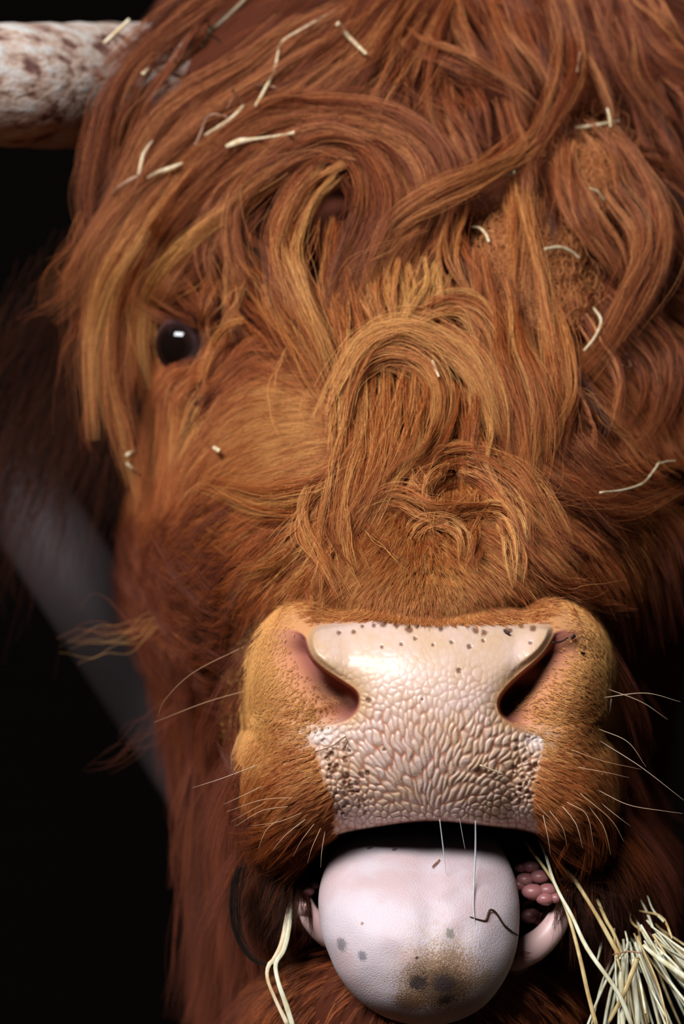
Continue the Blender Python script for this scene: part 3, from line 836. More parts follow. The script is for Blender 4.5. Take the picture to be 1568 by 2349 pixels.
FLOWS = """
2 : 750,985 680,930 600,880 540,840
2 : 740,1000 640,1000 540,980 480,960
2 : 740,1020 660,1060 560,1080 480,1060
2 : 720,940 660,860 600,800
2 : 540,830 500,900 460,980 420,1060
2 : 480,880 430,960 390,1060
1 : 400,900 370,1000 360,1100
1 : 620,1200 500,1240 380,1230 250,1230
1 : 600,1320 480,1340 350,1330 220,1340
1 : 560,1450 440,1450 330,1440 230,1470
1 : 520,1560 430,1600 360,1650
1 : 500,1700 440,1780 410,1900
1 : 470,1850 440,2000 430,2200 420,2400
1 : 540,1950 500,2100 480,2300
3 : 960,1240 960,1300 955,1370
3 : 860,1260 850,1320 820,1390
3 : 1060,1260 1070,1320 1090,1400
3 : 1150,1320 1180,1380 1230,1410
3 : 770,1350 730,1380 690,1400
3 : 690,1430 650,1480 590,1520
3 : 680,1560 620,1570 560,1580
3 : 720,1650 640,1660 560,1670
3 : 740,1720 650,1740 550,1760
3 : 750,1790 660,1830 560,1880
3 : 760,1850 700,1900 640,1970
3 : 780,1890 750,1930 720,1980
3 : 620,1930 600,2000 590,2090
3 : 1290,1430 1340,1470 1390,1510
3 : 1300,1560 1360,1570 1420,1580
3 : 1260,1650 1340,1665 1420,1680
3 : 1240,1730 1330,1750 1430,1770
3 : 1240,1800 1330,1840 1420,1890
3 : 1230,1860 1280,1910 1330,1970
3 : 1240,1895 1260,1930 1280,1980
3 : 1360,1950 1370,2030 1370,2130
2 : 1150,2210 1220,2290 1270,2380
2 : 1280,2160 1330,2230 1360,2330
2 : 780,2200 720,2280 680,2380
2 : 690,2130 650,2200 620,2300
1 : 960,2330 960,2450
1 : 1500,1200 1540,1350 1540,1500
1 : 1470,1500 1480,1700 1470,1900
1 : 1440,1950 1440,2100 1430,2300
2 : 425,735 405,715 380,690
2 : 460,740 480,710 520,690
2 : 380,780 350,790 330,830
2 : 480,800 510,830 520,860
2 : 420,850 410,890 390,930
"""

def parse(txt):
    out = []
    for ln in txt.splitlines():
        if ':' not in ln: continue
        a, b = ln.split(':'); a = a.split()
        out.append(([float(v) for v in a[:3]] + [[float(v) for v in a[3].split(',')]] + [float(a[4]) if len(a) > 4 else 1.0] if len(a) > 1 else [float(a[0])] if a else [1.0],
                    [tuple(float(v) for v in q.split(',')) for q in b.split()]))
    return out
locks = parse(LOCKS); flows = parse(FLOWS)

# flow of the coat in the picture's directions, from the locks and the extra flow strokes
fw = np.zeros(LX.shape); fu = np.zeros(LX.shape); fv = np.zeros(LX.shape)
def add_flow(pts, sig, wt):
    q = spline(pts, 12); t = np.gradient(q, axis=0); t /= np.linalg.norm(t, axis=1, keepdims=True) + 1e-9
    for (x, y), (a, b) in zip(q, t):
        R = int(3 * sig / LST); ci, cj = int((x - LX0) / LST), int((y - LY0) / LST)
        j0, j1, i0, i1 = max(cj - R, 0), min(cj + R, LX.shape[0]), max(ci - R, 0), min(ci + R, LX.shape[1])
        if j1 <= j0 or i1 <= i0: continue
        w = wt * np.exp(-((LX[j0:j1, i0:i1] - x) ** 2 + (LY[j0:j1, i0:i1] - y) ** 2) / (2 * sig * sig))
        fu[j0:j1, i0:i1] += w * a; fv[j0:j1, i0:i1] += w * b; fw[j0:j1, i0:i1] += w
for h, p in locks: add_flow(p, 40, .5)
for h, p in flows: add_flow(p, 70, h[0])
# far from every stroke: away from the face's middle line and down
gx = (LX - 960) / 1500; gy = .9 + 0 * LX
fu += 1e-3 * gx; fv += 1e-3 * gy
nrm = np.hypot(fu, fv) + 1e-9; fu /= nrm; fv /= nrm

def smooth_noise(n, k, cells, amp, g):
    """n smooth random curves of k samples"""
    c = g.normal(0, 1, (n, cells + 3)); t = np.linspace(0, cells, k); i = np.minimum(t.astype(int), cells - 1); f = t - i
    a, b, c_, d = c[:, i], c[:, i + 1], c[:, i + 2], c[:, i + 3]
    w0 = (1 - f) ** 3 / 6; w1 = (3 * f ** 3 - 6 * f ** 2 + 4) / 6; w2 = (-3 * f ** 3 + 3 * f ** 2 + 3 * f + 1) / 6; w3 = f ** 3 / 6
    return amp * (a * w0 + b * w1 + c_ * w2 + d * w3)

def frame(G):                    # across and outward directions along guides (..., k, 3)
    T = np.gradient(G, axis=-2); T /= np.linalg.norm(T, axis=-1, keepdims=True) + 1e-12
    A = np.stack([T[..., 2], 0 * T[..., 0], -T[..., 0]], -1)
    A = A / (np.linalg.norm(A, axis=-1, keepdims=True) + 1e-9)
    B = np.cross(A, T)
    return A, B

def lock_hairs(guide, n, width, g, tone, frizz=1.0, thick=.55, rad=.00009, taper=(.75, 1.05, .35)):
    """hairs round one guide (k, 3)"""
    k = len(guide)
    A, B = frame(guide)
    L = np.linalg.norm(np.diff(guide, axis=0), axis=1).sum()
    t = np.linspace(0, 1, k)
    prof = np.interp(t, [0, .4, 1], taper)
    r = np.sqrt(g.uniform(0, 1, n)); th = g.uniform(0, 2 * np.pi, n)
    u = r * np.cos(th); v = r * np.sin(th)
    # strands inside the lock gather round a few finer ones
    m = max(2, n // 12); cu, cv = g.uniform(-.9, .9, m), g.uniform(-.9, .9, m)
    ci = g.integers(0, m, n); pull = g.uniform(.2, .85, n)
    fz = np.where(g.uniform(0, 1, n) < .16, 2.8, 1.0) * frizz
    gat = pull[:, None] * sstep(0, .8, t)[None]
    U = (u[:, None] * (1 - gat) + cu[ci][:, None] * gat); Vv = (v[:, None] * (1 - gat) + cv[ci][:, None] * gat)
    U = U * prof * width / 2 + smooth_noise(n, k, 4, 1, g) * (fz * L * .012)[:, None] * sstep(0, .5, t) + smooth_noise(n, k, 8, 1, g) * (fz * .00035)[:, None] + smooth_noise(m, k, 3, 1, g)[ci] * width * .16
    Vv = Vv * prof * width * thick / 2 + smooth_noise(n, k, 4, 1, g) * (fz * L * .009)[:, None]
    pts = guide[None] + U[..., None] * A[None] + Vv[..., None] * B[None]
    # uneven starts and ends
    a0 = g.uniform(0, .12, n); a1 = np.where(g.uniform(0, 1, n) < .35, g.uniform(.5, .95, n), g.uniform(.78, 1.05, n))
    tt = a0[:, None] + (a1 - a0)[:, None] * t
    f = np.clip(tt * (k - 1), 0, k - 1.0001); i = f.astype(int); f = (f - i)[..., None]
    row = np.arange(n)[:, None]
    pts = pts[row, i] * (1 - f) + pts[row, i + 1] * f
    R = rad * g.uniform(.7, 1.25, n)[:, None] * np.interp(t, [0, .6, 1], [1, .9, .25])
    tn = np.clip(tone + g.normal(0, .16, n) + (g.normal(0, .17, m))[ci], 0, 1)
    return pts, R, tn

def lock_guide(pts, lift, k=20):
    q = spline(pts, k); l = np.interp(np.linspace(0, 1, k), [0, .5, 1], lift) * .001
    l = l * (1 + .45 * sstep(760, 560, q[:, 1]))
    return P(q[:, 0], q[:, 1], np.minimum(look(LDS, q[:, 0], q[:, 1]), .275) - l)

lg = np.random.default_rng(77)
nh = 0
for h, p in locks:
    width, n, tone, lift, frizz = h
    if len(lift) == 1: lift = lift * 3
    g3 = lock_guide(p, lift)
    n = int(n)
    wm = width * S * 1.1
    A, B = frame(g3); t = np.linspace(0, 1, len(g3)); subs = []
    ns = 5 if n > 20 else 0
    for j in range(ns):
        off = (j - (ns - 1) / 2) / ns * wm * .86 + lg.normal(0, .1) * wm
        dep = lg.normal(0, .22) * wm + smooth_noise(1, len(g3), 3, .2 * wm, lg)[0]
        sway = smooth_noise(1, len(g3), 3, .26 * wm, lg)[0]
        fan = np.interp(t, [0, .5, 1], [.7, 1.0, .75])
        sg = g3 + (off * fan + sway)[:, None] * A + (dep * fan)[:, None] * B
        subs.append(lock_hairs(sg, max(10, int(n * .22)), wm * lg.uniform(.14, .32), lg, tone + lg.normal(0, .1), frizz, .8, .000078, (.9, 1.0, .25)))
    subs.append(lock_hairs(g3, max(6, int(n * .12)) if ns else n, wm * 1.4, lg, tone, frizz * 1.8, .9, .00007, (.8, 1.1, .9)))
    pts, R, tn = [np.concatenate(v) for v in zip(*subs)]
    my = np.mean([q[1] for q in p]); mx = np.mean([q[0] for q in p])
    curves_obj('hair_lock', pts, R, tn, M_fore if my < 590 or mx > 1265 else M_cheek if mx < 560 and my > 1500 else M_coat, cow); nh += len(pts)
print('locks', len(locks), 'hairs', nh)

# ---- the coat: small tufts following the flow
cellA = None
def roots(nreq, mask, g):        # even over the surface where mask(x, y) in 0..1
    Vw = P(MX, MY, MD); ny, nx = MX.shape
    e1 = Vw[1:, :-1] - Vw[:-1, :-1]; e2 = Vw[:-1, 1:] - Vw[:-1, :-1]
    ar = np.linalg.norm(np.cross(e1, e2), axis=-1)
    cxm, cym = .5 * (MX[1:, 1:] + MX[:-1, :-1]), .5 * (MY[1:, 1:] + MY[:-1, :-1])
    dm = np.maximum(MD[1:, 1:], MD[:-1, :-1])
    w = ar * mask(cxm, cym) * (dm < .47)
    c = np.cumsum(w.ravel()); f = np.searchsorted(c, g.uniform(0, c[-1], nreq))
    j, i = np.unravel_index(np.minimum(f, w.size - 1), w.shape)
    a, b = g.uniform(0, 1, nreq), g.uniform(0, 1, nreq)
    x = MX[j, i] * (1 - a) + MX[j, i + 1] * a; y = MY[j, i] * (1 - b) + MY[j + 1, i] * b
    pos = (Vw[j, i] * (1 - a)[:, None] + Vw[j, i + 1] * a[:, None]) * (1 - b)[:, None] + (Vw[j + 1, i] * (1 - a)[:, None] + Vw[j + 1, i + 1] * a[:, None]) * b[:, None]
    nrm = np.cross(e1, e2)[j, i]; nrm /= np.linalg.norm(nrm, axis=1, keepdims=True) + 1e-15
    nrm[nrm[:, 1] > 0] *= -1
    return x, y, pos, nrm

def grow(pos, nrm, length, k, lift, g, wander=.25, droop=0.0, fu_=None, fv_=None):
    """paths (n, k, 3) that leave the skin and lie down along the flow"""
    n = len(pos); out = np.empty((n, k, 3)); out[:, 0] = pos; p = pos.copy()
    st = length / (k - 1)
    wa = smooth_noise(n, k, 3, wander, g)
    U, Vf = (fu if fu_ is None else fu_), (fv if fv_ is None else fv_)
    d = None
    for s in range(1, k):
        x, y = unP(p)
        a, b = look(U, x, y), look(Vf, x, y)
        ca, sa = np.cos(wa[:, s]), np.sin(wa[:, s])
        a, b = a * ca - b * sa, a * sa + b * ca
        t = np.stack([a, 0 * a, -b - droop * (s / k)], -1)
        if s < 3: N = nrm
        t = t - (t * N).sum(1)[:, None] * N
        t /= np.linalg.norm(t, axis=1, keepdims=True) + 1e-9
        l = lift * (1 - .75 * s / k)
        v = t * (1 - l)[:, None] + nrm * l[:, None] if hasattr(l, '__len__') else t * (1 - l) + nrm * l
        v /= np.linalg.norm(v, axis=1, keepdims=True) + 1e-9
        d = v if d is None else d * .35 + v * .65
        p = p + d * (st[:, None] if hasattr(st, '__len__') else st)
        x, y = unP(p)
        dd = look(LD, x, y) - .0006 - .0012 * s / k
        p = np.where((p[:, 1] > dd)[:, None] & (s > 0), P(x, y, np.minimum(dd, p[:, 1])), p)
        out[:, s] = p
    return out

def coat(name, n_tufts, per, mask, length, k, tuft, lift, tone, m, g, rad=.00007, wander=.25, droop=0.0, label=None, frizz=1.0, kind='stuff', flow=None):
    x, y, pos, nrm = roots(n_tufts, mask, g)
    L = length(x, y) if callable(length) else np.full(n_tufts, length)
    L = L * g.uniform(.7, 1.15, n_tufts)
    fa, fb = flow if flow else (None, None)
    G = grow(pos, nrm, L, k, lift(x, y) if callable(lift) else np.full(n_tufts, lift), g, wander, droop, fa, fb)
    A, B = frame(G)
    t = np.linspace(0, 1, k)
    tw = tuft(x, y) if callable(tuft) else np.full(n_tufts, tuft)
    r = np.sqrt(g.uniform(0, 1, (n_tufts, per))); th = g.uniform(0, 2 * np.pi, (n_tufts, per))
    prof = np.interp(t, [0, 1], [1.0, .35])
    U = (r * np.cos(th))[..., None] * prof * tw[:, None, None]; Vv = (r * np.sin(th))[..., None] * prof * tw[:, None, None]
    nn = n_tufts * per
    wob = smooth_noise(nn, k, 3, .035 * frizz, g).reshape(n_tufts, per, k) * L[:, None, None] * t
    wob2 = smooth_noise(nn, k, 3, .035 * frizz, g).reshape(n_tufts, per, k) * L[:, None, None] * t
    # roots spread along the skin: across A and along the normal's perpendicular
    tang = np.cross(nrm, A[:, 0]); tang /= np.linalg.norm(tang, axis=1, keepdims=True) + 1e-9
    pts = G[:, None] + (U + wob)[..., None] * A[:, None] + (Vv * .6)[..., None] * tang[:, None, None, :] * np.linspace(1, .4, k)[:, None] + wob2[..., None] * B[:, None]
    ends = g.uniform(.55, 1.0, (n_tufts, per))
    f = np.clip(ends[..., None] * t * (k - 1), 0, k - 1.0001); i = f.astype(int); f = (f - i)[..., None]
    pts = np.take_along_axis(pts, i[..., None], 2) * (1 - f) + np.take_along_axis(pts, np.minimum(i + 1, k - 1)[..., None], 2) * f
    R = rad * g.uniform(.7, 1.25, (n_tufts, per, 1)) * np.interp(t, [0, .5, 1], [1, .85, .2])
    tn = (tone(x, y) if callable(tone) else np.full(n_tufts, tone)) + g.normal(0, .11, n_tufts)
    tn = np.clip(tn[:, None] + g.normal(0, .1, (n_tufts, per)), 0, 1)
    o = curves_obj(name, pts.reshape(nn, k, 3), R.reshape(nn, k), tn.reshape(nn), m, cow, label)
    if kind: o['kind'] = kind
    print(name, nn)
    return o

cg = np.random.default_rng(5)
def muz(x, y):                   # 1 on the muzzle
    return sstep(1.1, 1.0, np.sqrt((np.abs(x - 986) / 422) ** 2.6 + (np.abs(y - 1655) / 300) ** 2.6) ** (2 / 2.6))
def bare(x, y):                  # 1 where no hair grows
    nl = sstep(0, 14, -poly_sdf(x, y, NOS_L)) * np.exp(-(line_dist(x, y, MED_L) / 45.0) ** 2)
    nr = sstep(0, 14, -poly_sdf(x, y, NOS_R)) * np.exp(-(line_dist(x, y, MED_R) / 45.0) ** 2)
    p = sstep(6, -4, poly_sdf(x, y, PAD)); mth = sstep(2, -6, poly_sdf(x, y, MOUTH)); p = np.maximum(p, np.exp(-(np.minimum(line_dist(x, y, MED_L), line_dist(x, y, MED_R)) / 20.0) ** 4))
    lip = np.exp(-(line_dist(x, y, LIP_R) / 26.0) ** 4) + np.exp(-(((x - 700) / 36.0) ** 4 + ((y - 2080) / 46.0) ** 4))
    ey = np.exp(-(((x - 425) / 62.0) ** 2 + ((y - 790) / 50.0) ** 2) ** 2)
    return np.clip(np.maximum.reduce([nl, nr, p, mth, lip, ey]), 0, 1)

# muzzle: short plush
def fine_len(x, y):
    up = sstep(1440, 1300, y)
    dn = sstep(1690, 1860, y) * sstep(150, 330, np.abs(x - 988))
    rim = np.minimum(line_dist(x, y, MED_L), line_dist(x, y, MED_R))
    return .0018 + .006 * up + .0075 * dn + .0024 * sstep(30, 200, rim)
def fine_tone(x, y):
    d = sstep(60, 190, np.minimum(line_dist(x, y, MED_L), line_dist(x, y, MED_R)))
    return .66 + .1 * N1(x / 40, y / 40) + .36 * (1 - d) + .34 * sstep(665, 590, x) * sstep(1820, 1650, y) + .24 * sstep(1340, 1395, x) * sstep(1750, 1600, y) - .28 * sstep(1850, 1960, y) - .1 * sstep(1400, 1430, y) * sstep(300, 200, np.abs(x - 988)) * sstep(1460, 1440, y) - .10 * sstep(1700, 1850, y)
mus_mask = lambda x, y: muz(986 + (x - 986) / 1.05, 1655 + (y - 1655) / 1.03) * sstep(1275, 1330, y + 20 * N1(x / 40, y / 40)) * (1 - bare(x, y)) * np.clip(.02 + sstep(18, 110, np.minimum(line_dist(x, y, MED_L), line_dist(x, y, MED_R))), 0, 1)
coat('muzzle_fur', 44000, 4, mus_mask, fine_len, 5, .0009, .3, fine_tone, M_coat, cg, rad=.000062, wander=.18)

# nose bridge and face: medium coat
GAPS = [(780,470,60,95),(310,290,50,80),(505,245,70,32),(565,470,45,55),(570,665,70,60),(430,640,60,45),(1120,335,45,45),(1235,230,30,60),
        (1445,260,45,70),(1385,600,40,50),(1350,960,60,60),(1480,1080,80,60),(300,900,60,140),(1090,170,60,40),(1500,420,50,40),(690,420,40,40),(890,350,50,40)]
def gaps(x, y):                  # partings where the locks lie open down to the skin
    g = np.zeros_like(x)
    for a, b, c, d in GAPS: g = np.maximum(g, np.exp(-(((x - a) / c) ** 2 + ((y - b) / d) ** 2) ** 2))
    return 1 - g
def face_mask(x, y):
    return (1 - muz(988 + (x - 988) / 1.13, 1655 + (y - 1655) / 1.1) * sstep(1290, 1340, y)) * (1 - bare(x, y)) * sstep(1900, 1780, y)
def face_len(x, y):
    wh = np.exp(-((x - 700) / 130.0) ** 2 - ((y - 1000) / 110.0) ** 2)
    nose = np.exp(-((x - 985) / 230.0) ** 2 - ((y - 1270) / 70.0) ** 2)
    ey = np.exp(-((x - 440) / 90.0) ** 2 - ((y - 870) / 120.0) ** 2)
    return .030 - .014 * wh - .020 * nose - .016 * ey
def face_tone(x, y):
    wh = np.exp(-((x - 680) / 130.0) ** 2 - ((y - 990) / 90.0) ** 2)
    ey = np.exp(-((x - 445) / 60.0) ** 2 - ((y - 950) / 70.0) ** 2)
    nose = np.exp(-((x - 985) / 230.0) ** 2 - ((y - 1320) / 60.0) ** 2)
    return .24 + .2 * sstep(560, 860, y) + .26 * wh + .3 * ey + .12 * nose - .2 * sstep(1200, 1400, y) * sstep(720, 600, x)
coat('face_fur', 14000, 8, lambda x, y: face_mask(x, y) * gaps(x, y) * (.08 + .92 * sstep(560, 880, y)), face_len, 9, .0026, .32, face_tone, M_coat, cg, rad=.00008, wander=.3, droop=.1)
under_mask = lambda x, y: gaps(x, y) * sstep(1000, 700, y) * sstep(280, 420, y + 900) * (1 - np.exp(-(((x - 425) / 150.0) ** 2 + ((y - 720) / 170.0) ** 2) ** 2))
coat('forehead_undercoat', 550, 12, under_mask, .045, 12, .004, .2, .25, M_fore, cg, rad=.000085, wander=.5, droop=.1, frizz=1.5)
br_mask = lambda x, y: sstep(1060, 1150, y + 15 * N1(x / 30, y / 30)) * sstep(1446, 1418, y) * sstep(310, 230, np.abs(x - 985)) * (1 - bare(x, y))
coat('bridge_fur', 9000, 6, br_mask, lambda x, y: .0045 + .0115 * sstep(1420, 1250, y), 7, .0014, .4, lambda x, y: .6 + .1 * N2(x / 30, y / 60) + .05 * sstep(1200, 1330, y), M_coat, cg, rad=.00007, wander=.2)
wh_mask = lambda x, y: np.exp(-(((x - 670) / 130.0) ** 2 + ((y - 1010) / 110.0) ** 2) ** 2)
coat('cheekbone_fur', 3400, 8, wh_mask, .019, 8, .0018, .35, lambda x, y: .66 + .12 * np.exp(-((x - 715) / 70.0) ** 2 - ((y - 1000) / 60.0) ** 2) + .1 * N1(x / 30, y / 30), M_coat, cg, rad=.00007, wander=.22)
# loose hanging fur of the cheek, throat and jaw, well behind the muzzle
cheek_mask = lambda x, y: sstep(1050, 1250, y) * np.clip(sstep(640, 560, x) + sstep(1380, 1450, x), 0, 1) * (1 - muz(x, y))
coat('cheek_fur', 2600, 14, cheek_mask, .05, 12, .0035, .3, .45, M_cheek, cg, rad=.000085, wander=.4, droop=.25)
chin_mask = lambda x, y: sstep(1960, 2120, y) * (1 - bare(x, y)) * (1 - muz(x, y))
coat('chin_fur', 5000, 8, chin_mask, .018, 7, .0022, .45, .3, M_coat, cg, rad=.00008, wander=.25)
M_black = hair_mat('dark_and_shaded_hair', lin(18, 9, 6), lin(74, 31, 14), lin(160, 78, 34), gloss=.09)  # hair dark by itself at the mouth; painted shade on the ear
def dark_mask(x, y):
    l = np.exp(-((x - 662) / 72.0) ** 2 - ((y - 1985) / 90.0) ** 2); r = np.exp(-((x - 1350) / 85.0) ** 2 - ((y - 2010) / 120.0) ** 2)
    return sstep(.05, .7, l + r) * (1 - bare(x, y))
coat('mouth_corner_fur', 2600, 7, dark_mask, .03, 9, .0016, .3, lambda x, y: .9 - .65 * sstep(1880, 2010, y), M_black, cg, rad=.00009, wander=.35, droop=.5)

# felted mats in the right of the forelock
def mat_of_hair(name, cx, cy, rx, ry, n, lift, tone, g, label):
    k = 14
    x = cx + rx * g.normal(0, .42, n); y = cy + ry * g.normal(0, .42, n)
    a0 = g.uniform(0, 2 * np.pi, n); turn = g.normal(0, 5, n); st = g.uniform(2.5, 6, n)
    t = np.linspace(0, 1, k); ang = a0[:, None] + turn[:, None] * t + smooth_noise(n, k, 3, .9, g)
    X = x[:, None] + np.cumsum(st[:, None] * np.cos(ang), 1); Y = y[:, None] + np.cumsum(st[:, None] * np.sin(ang) * 1.2, 1)
    q = np.clip(1 - ((X - cx) / rx) ** 2 - ((Y - cy) / ry) ** 2, 0, 1) ** .5
    d = look(LDS, X, Y) - .001 * lift * (.45 + .55 * q) + g.uniform(-.004, .004, n)[:, None] + smooth_noise(n, k, 3, .0022, g)
    curves_obj(name, P(X, Y, d), np.full((n, k), .0001) * np.interp(t, [0, .8, 1], [1, 1, .4]), np.clip(tone + g.normal(0, .15, n), 0, 1), M_fore, cow, label)
mat_of_hair('felted_hair', 1215, 590, 135, 150, 3200, 27, .8, cg, 'pale frizzy matted hair')
mat_of_hair('felted_hair', 1370, 400, 80, 120, 1200, 34, .8, cg, 'pale frizzy matted hair')
mat_of_hair('felted_hair', 1270, 700, 90, 80, 1000, 25, .75, cg, 'pale frizzy matted hair')
mat_of_hair('felted_hair', 1340, 210, 80, 60, 600, 18, .42, cg, 'pale frizzy matted hair')

# long hair of the ear, shade painted in as a darker hair colour
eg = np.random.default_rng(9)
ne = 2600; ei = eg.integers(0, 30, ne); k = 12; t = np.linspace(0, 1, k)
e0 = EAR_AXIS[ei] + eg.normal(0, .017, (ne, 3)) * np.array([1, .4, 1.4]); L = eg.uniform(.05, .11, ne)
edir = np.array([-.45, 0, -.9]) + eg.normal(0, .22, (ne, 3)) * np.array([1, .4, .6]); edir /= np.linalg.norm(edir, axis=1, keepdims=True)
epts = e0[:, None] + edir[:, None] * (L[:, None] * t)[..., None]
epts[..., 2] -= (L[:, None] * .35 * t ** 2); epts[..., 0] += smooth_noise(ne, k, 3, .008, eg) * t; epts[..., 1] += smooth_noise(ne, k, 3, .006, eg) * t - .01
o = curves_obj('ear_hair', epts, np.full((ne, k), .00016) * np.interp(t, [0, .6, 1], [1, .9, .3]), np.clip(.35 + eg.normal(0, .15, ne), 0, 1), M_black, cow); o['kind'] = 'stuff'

# whiskers
WH = """571,1478 446,1541 379,1604 362,1644
558,1586 469,1612 353,1657
589,1755 510,1785 442,1807
600,1804 550,1828 513,1845
610,1840 570,1862 530,1885
545,1690 530,1740 535,1800
641,1878 610,1905 592,1947
690,1865 640,1885 575,1895
700,1880 655,1915 625,1950
720,1890 690,1930 672,1965
735,1900 715,1945 705,1980
660,1850 600,1860 540,1895
670,1830 600,1835 520,1862
745,1907 738,1950 735,1990
1372,1672 1439,1702 1481,1759
1376,1700 1470,1760 1568,1836
1325,1760 1390,1772 1442,1784
1370,1812 1440,1846 1520,1860 1565,1866
1375,1840 1412,1870 1445,1895
1330,1820 1400,1880 1430,1930
1230,1845 1262,1880 1290,1925
1290,1850 1320,1890 1336,1945
1260,1860 1290,1900 1300,1942
1350,1850 1385,1900 1400,1960
1392,1640 1402,1600 1390,1650 1345,1672
1392,1580 1470,1610 1530,1650
1300,1840 1345,1870 1361,1942
1245,1870 1256,1920 1262,1960
1310,1720 1380,1745 1470,1765
1385,1600 1480,1590 1560,1610"""
wg = np.random.default_rng(3)
M_whisker = hair_mat('whisker_hair', lin(150, 86, 50), lin(214, 170, 130), lin(236, 214, 190))
for ln in WH.splitlines():
    p = [tuple(float(v) for v in q.split(',')) for q in ln.split()]
    k = 16; q = spline(p, k); t = np.linspace(0, 1, k)
    d0 = min(float(look(LD, p[0][0], p[0][1])), .09) - .004
    d = d0 - .004 * np.sin(t * 2) + .006 * t * t
    curves_obj('whisker', P(q[:, 0], q[:, 1], d)[None], (.00015 * np.interp(t, [0, .6, 1], [1, .75, .3]))[None], np.array([wg.uniform(.3, .9)]), M_whisker, cow)

# dark wisp that hangs from the left corner of the mouth
for pts, w, n in (([(548,1985),(532,2060),(538,2125),(557,2171),(584,2202),(615,2212),(648,2214)], 17, 60), ([(560,1975),(545,2060),(548,2120),(562,2160),(590,2190)], 22, 40)):
    g3 = spline(pts, 20); g3 = P(g3[:, 0], g3[:, 1], .055 - .006 * np.linspace(0, 1, 20))
    pts_, R, tn = lock_hairs(g3, n, w * S, lg, .1, .5, .6, .00011, (1, .8, .15))
    o = curves_obj('hair_lock', pts_, R, tn, M_black, cow, 'black wisp of hair at the mouth corner')

# ------------------------------------------------------------------ straw and hay
def straw_mat(name, a, b):
    m = mat(name, a, .5); bb = m.node_tree.nodes['Principled BSDF']
    tc = node(m, 'ShaderNodeTexCoord'); mp = node(m, 'ShaderNodeMapping'); mp.inputs['Scale'].default_value = (300, 300, 120)
    nn = node(m, 'ShaderNodeTexNoise'); nn.inputs['Scale'].default_value = 1; nn.inputs['Detail'].default_value = 3
    link(m, tc.outputs['Object'], mp.inputs[0]); link(m, mp.outputs[0], nn.inputs['Vector'])
    cr = node(m, 'ShaderNodeValToRGB'); cr.color_ramp.elements[0].position = .3; cr.color_ramp.elements[1].position = .7
    cr.color_ramp.elements[0].color = (*a, 1); cr.color_ramp.elements[1].color = (*b, 1)
    link(m, nn.outputs['Fac'], cr.inputs[0]); link(m, cr.outputs[0], bb.inputs['Base Color'])
    return m
M_straw = straw_mat('pale_straw', lin(214, 172, 122), lin(246, 226, 190))
M_husk = straw_mat('brown_husk', lin(120, 78, 58), lin(186, 140, 110))
M_hay = straw_mat('dry_hay', lin(206, 188, 140), lin(244, 240, 214))
M_hay2 = straw_mat('golden_hay', lin(176, 138, 80), lin(226, 198, 140))
M_seed = mat('dark_seed', lin(48, 28, 22), .6)
M_dark = mat('dark_hair_strand', lin(58, 38, 20), .5)
HTS = blur(HT, 2)
def straw(name, pts, w, m, label, cat='straw', group=None, depth=None, squash=.55, ends=None, n=18, off=.0045, sides=8):
    q = spline(pts, n); t = np.linspace(0, 1, n)
    if depth is None:
        d = look(HTS, q[:, 0], q[:, 1]); d = np.minimum(d, .26)
        c = np.polyfit(t, d, 2 if n > 6 else 1); d = np.polyval(c, t) - off
    else:
        d = np.interp(t, np.linspace(0, 1, len(depth)), depth)
    w = np.interp(t, np.linspace(0, 1, len(w)), w) if hasattr(w, '__len__') else np.full(n, float(w))
    V, F = tube(P(q[:, 0], q[:, 1], d), w * S * .5 * (1 + d.mean()), sides, squash)
    o = mesh_obj(name, V, F, m)
    tag(o, label, cat, group)
    return o
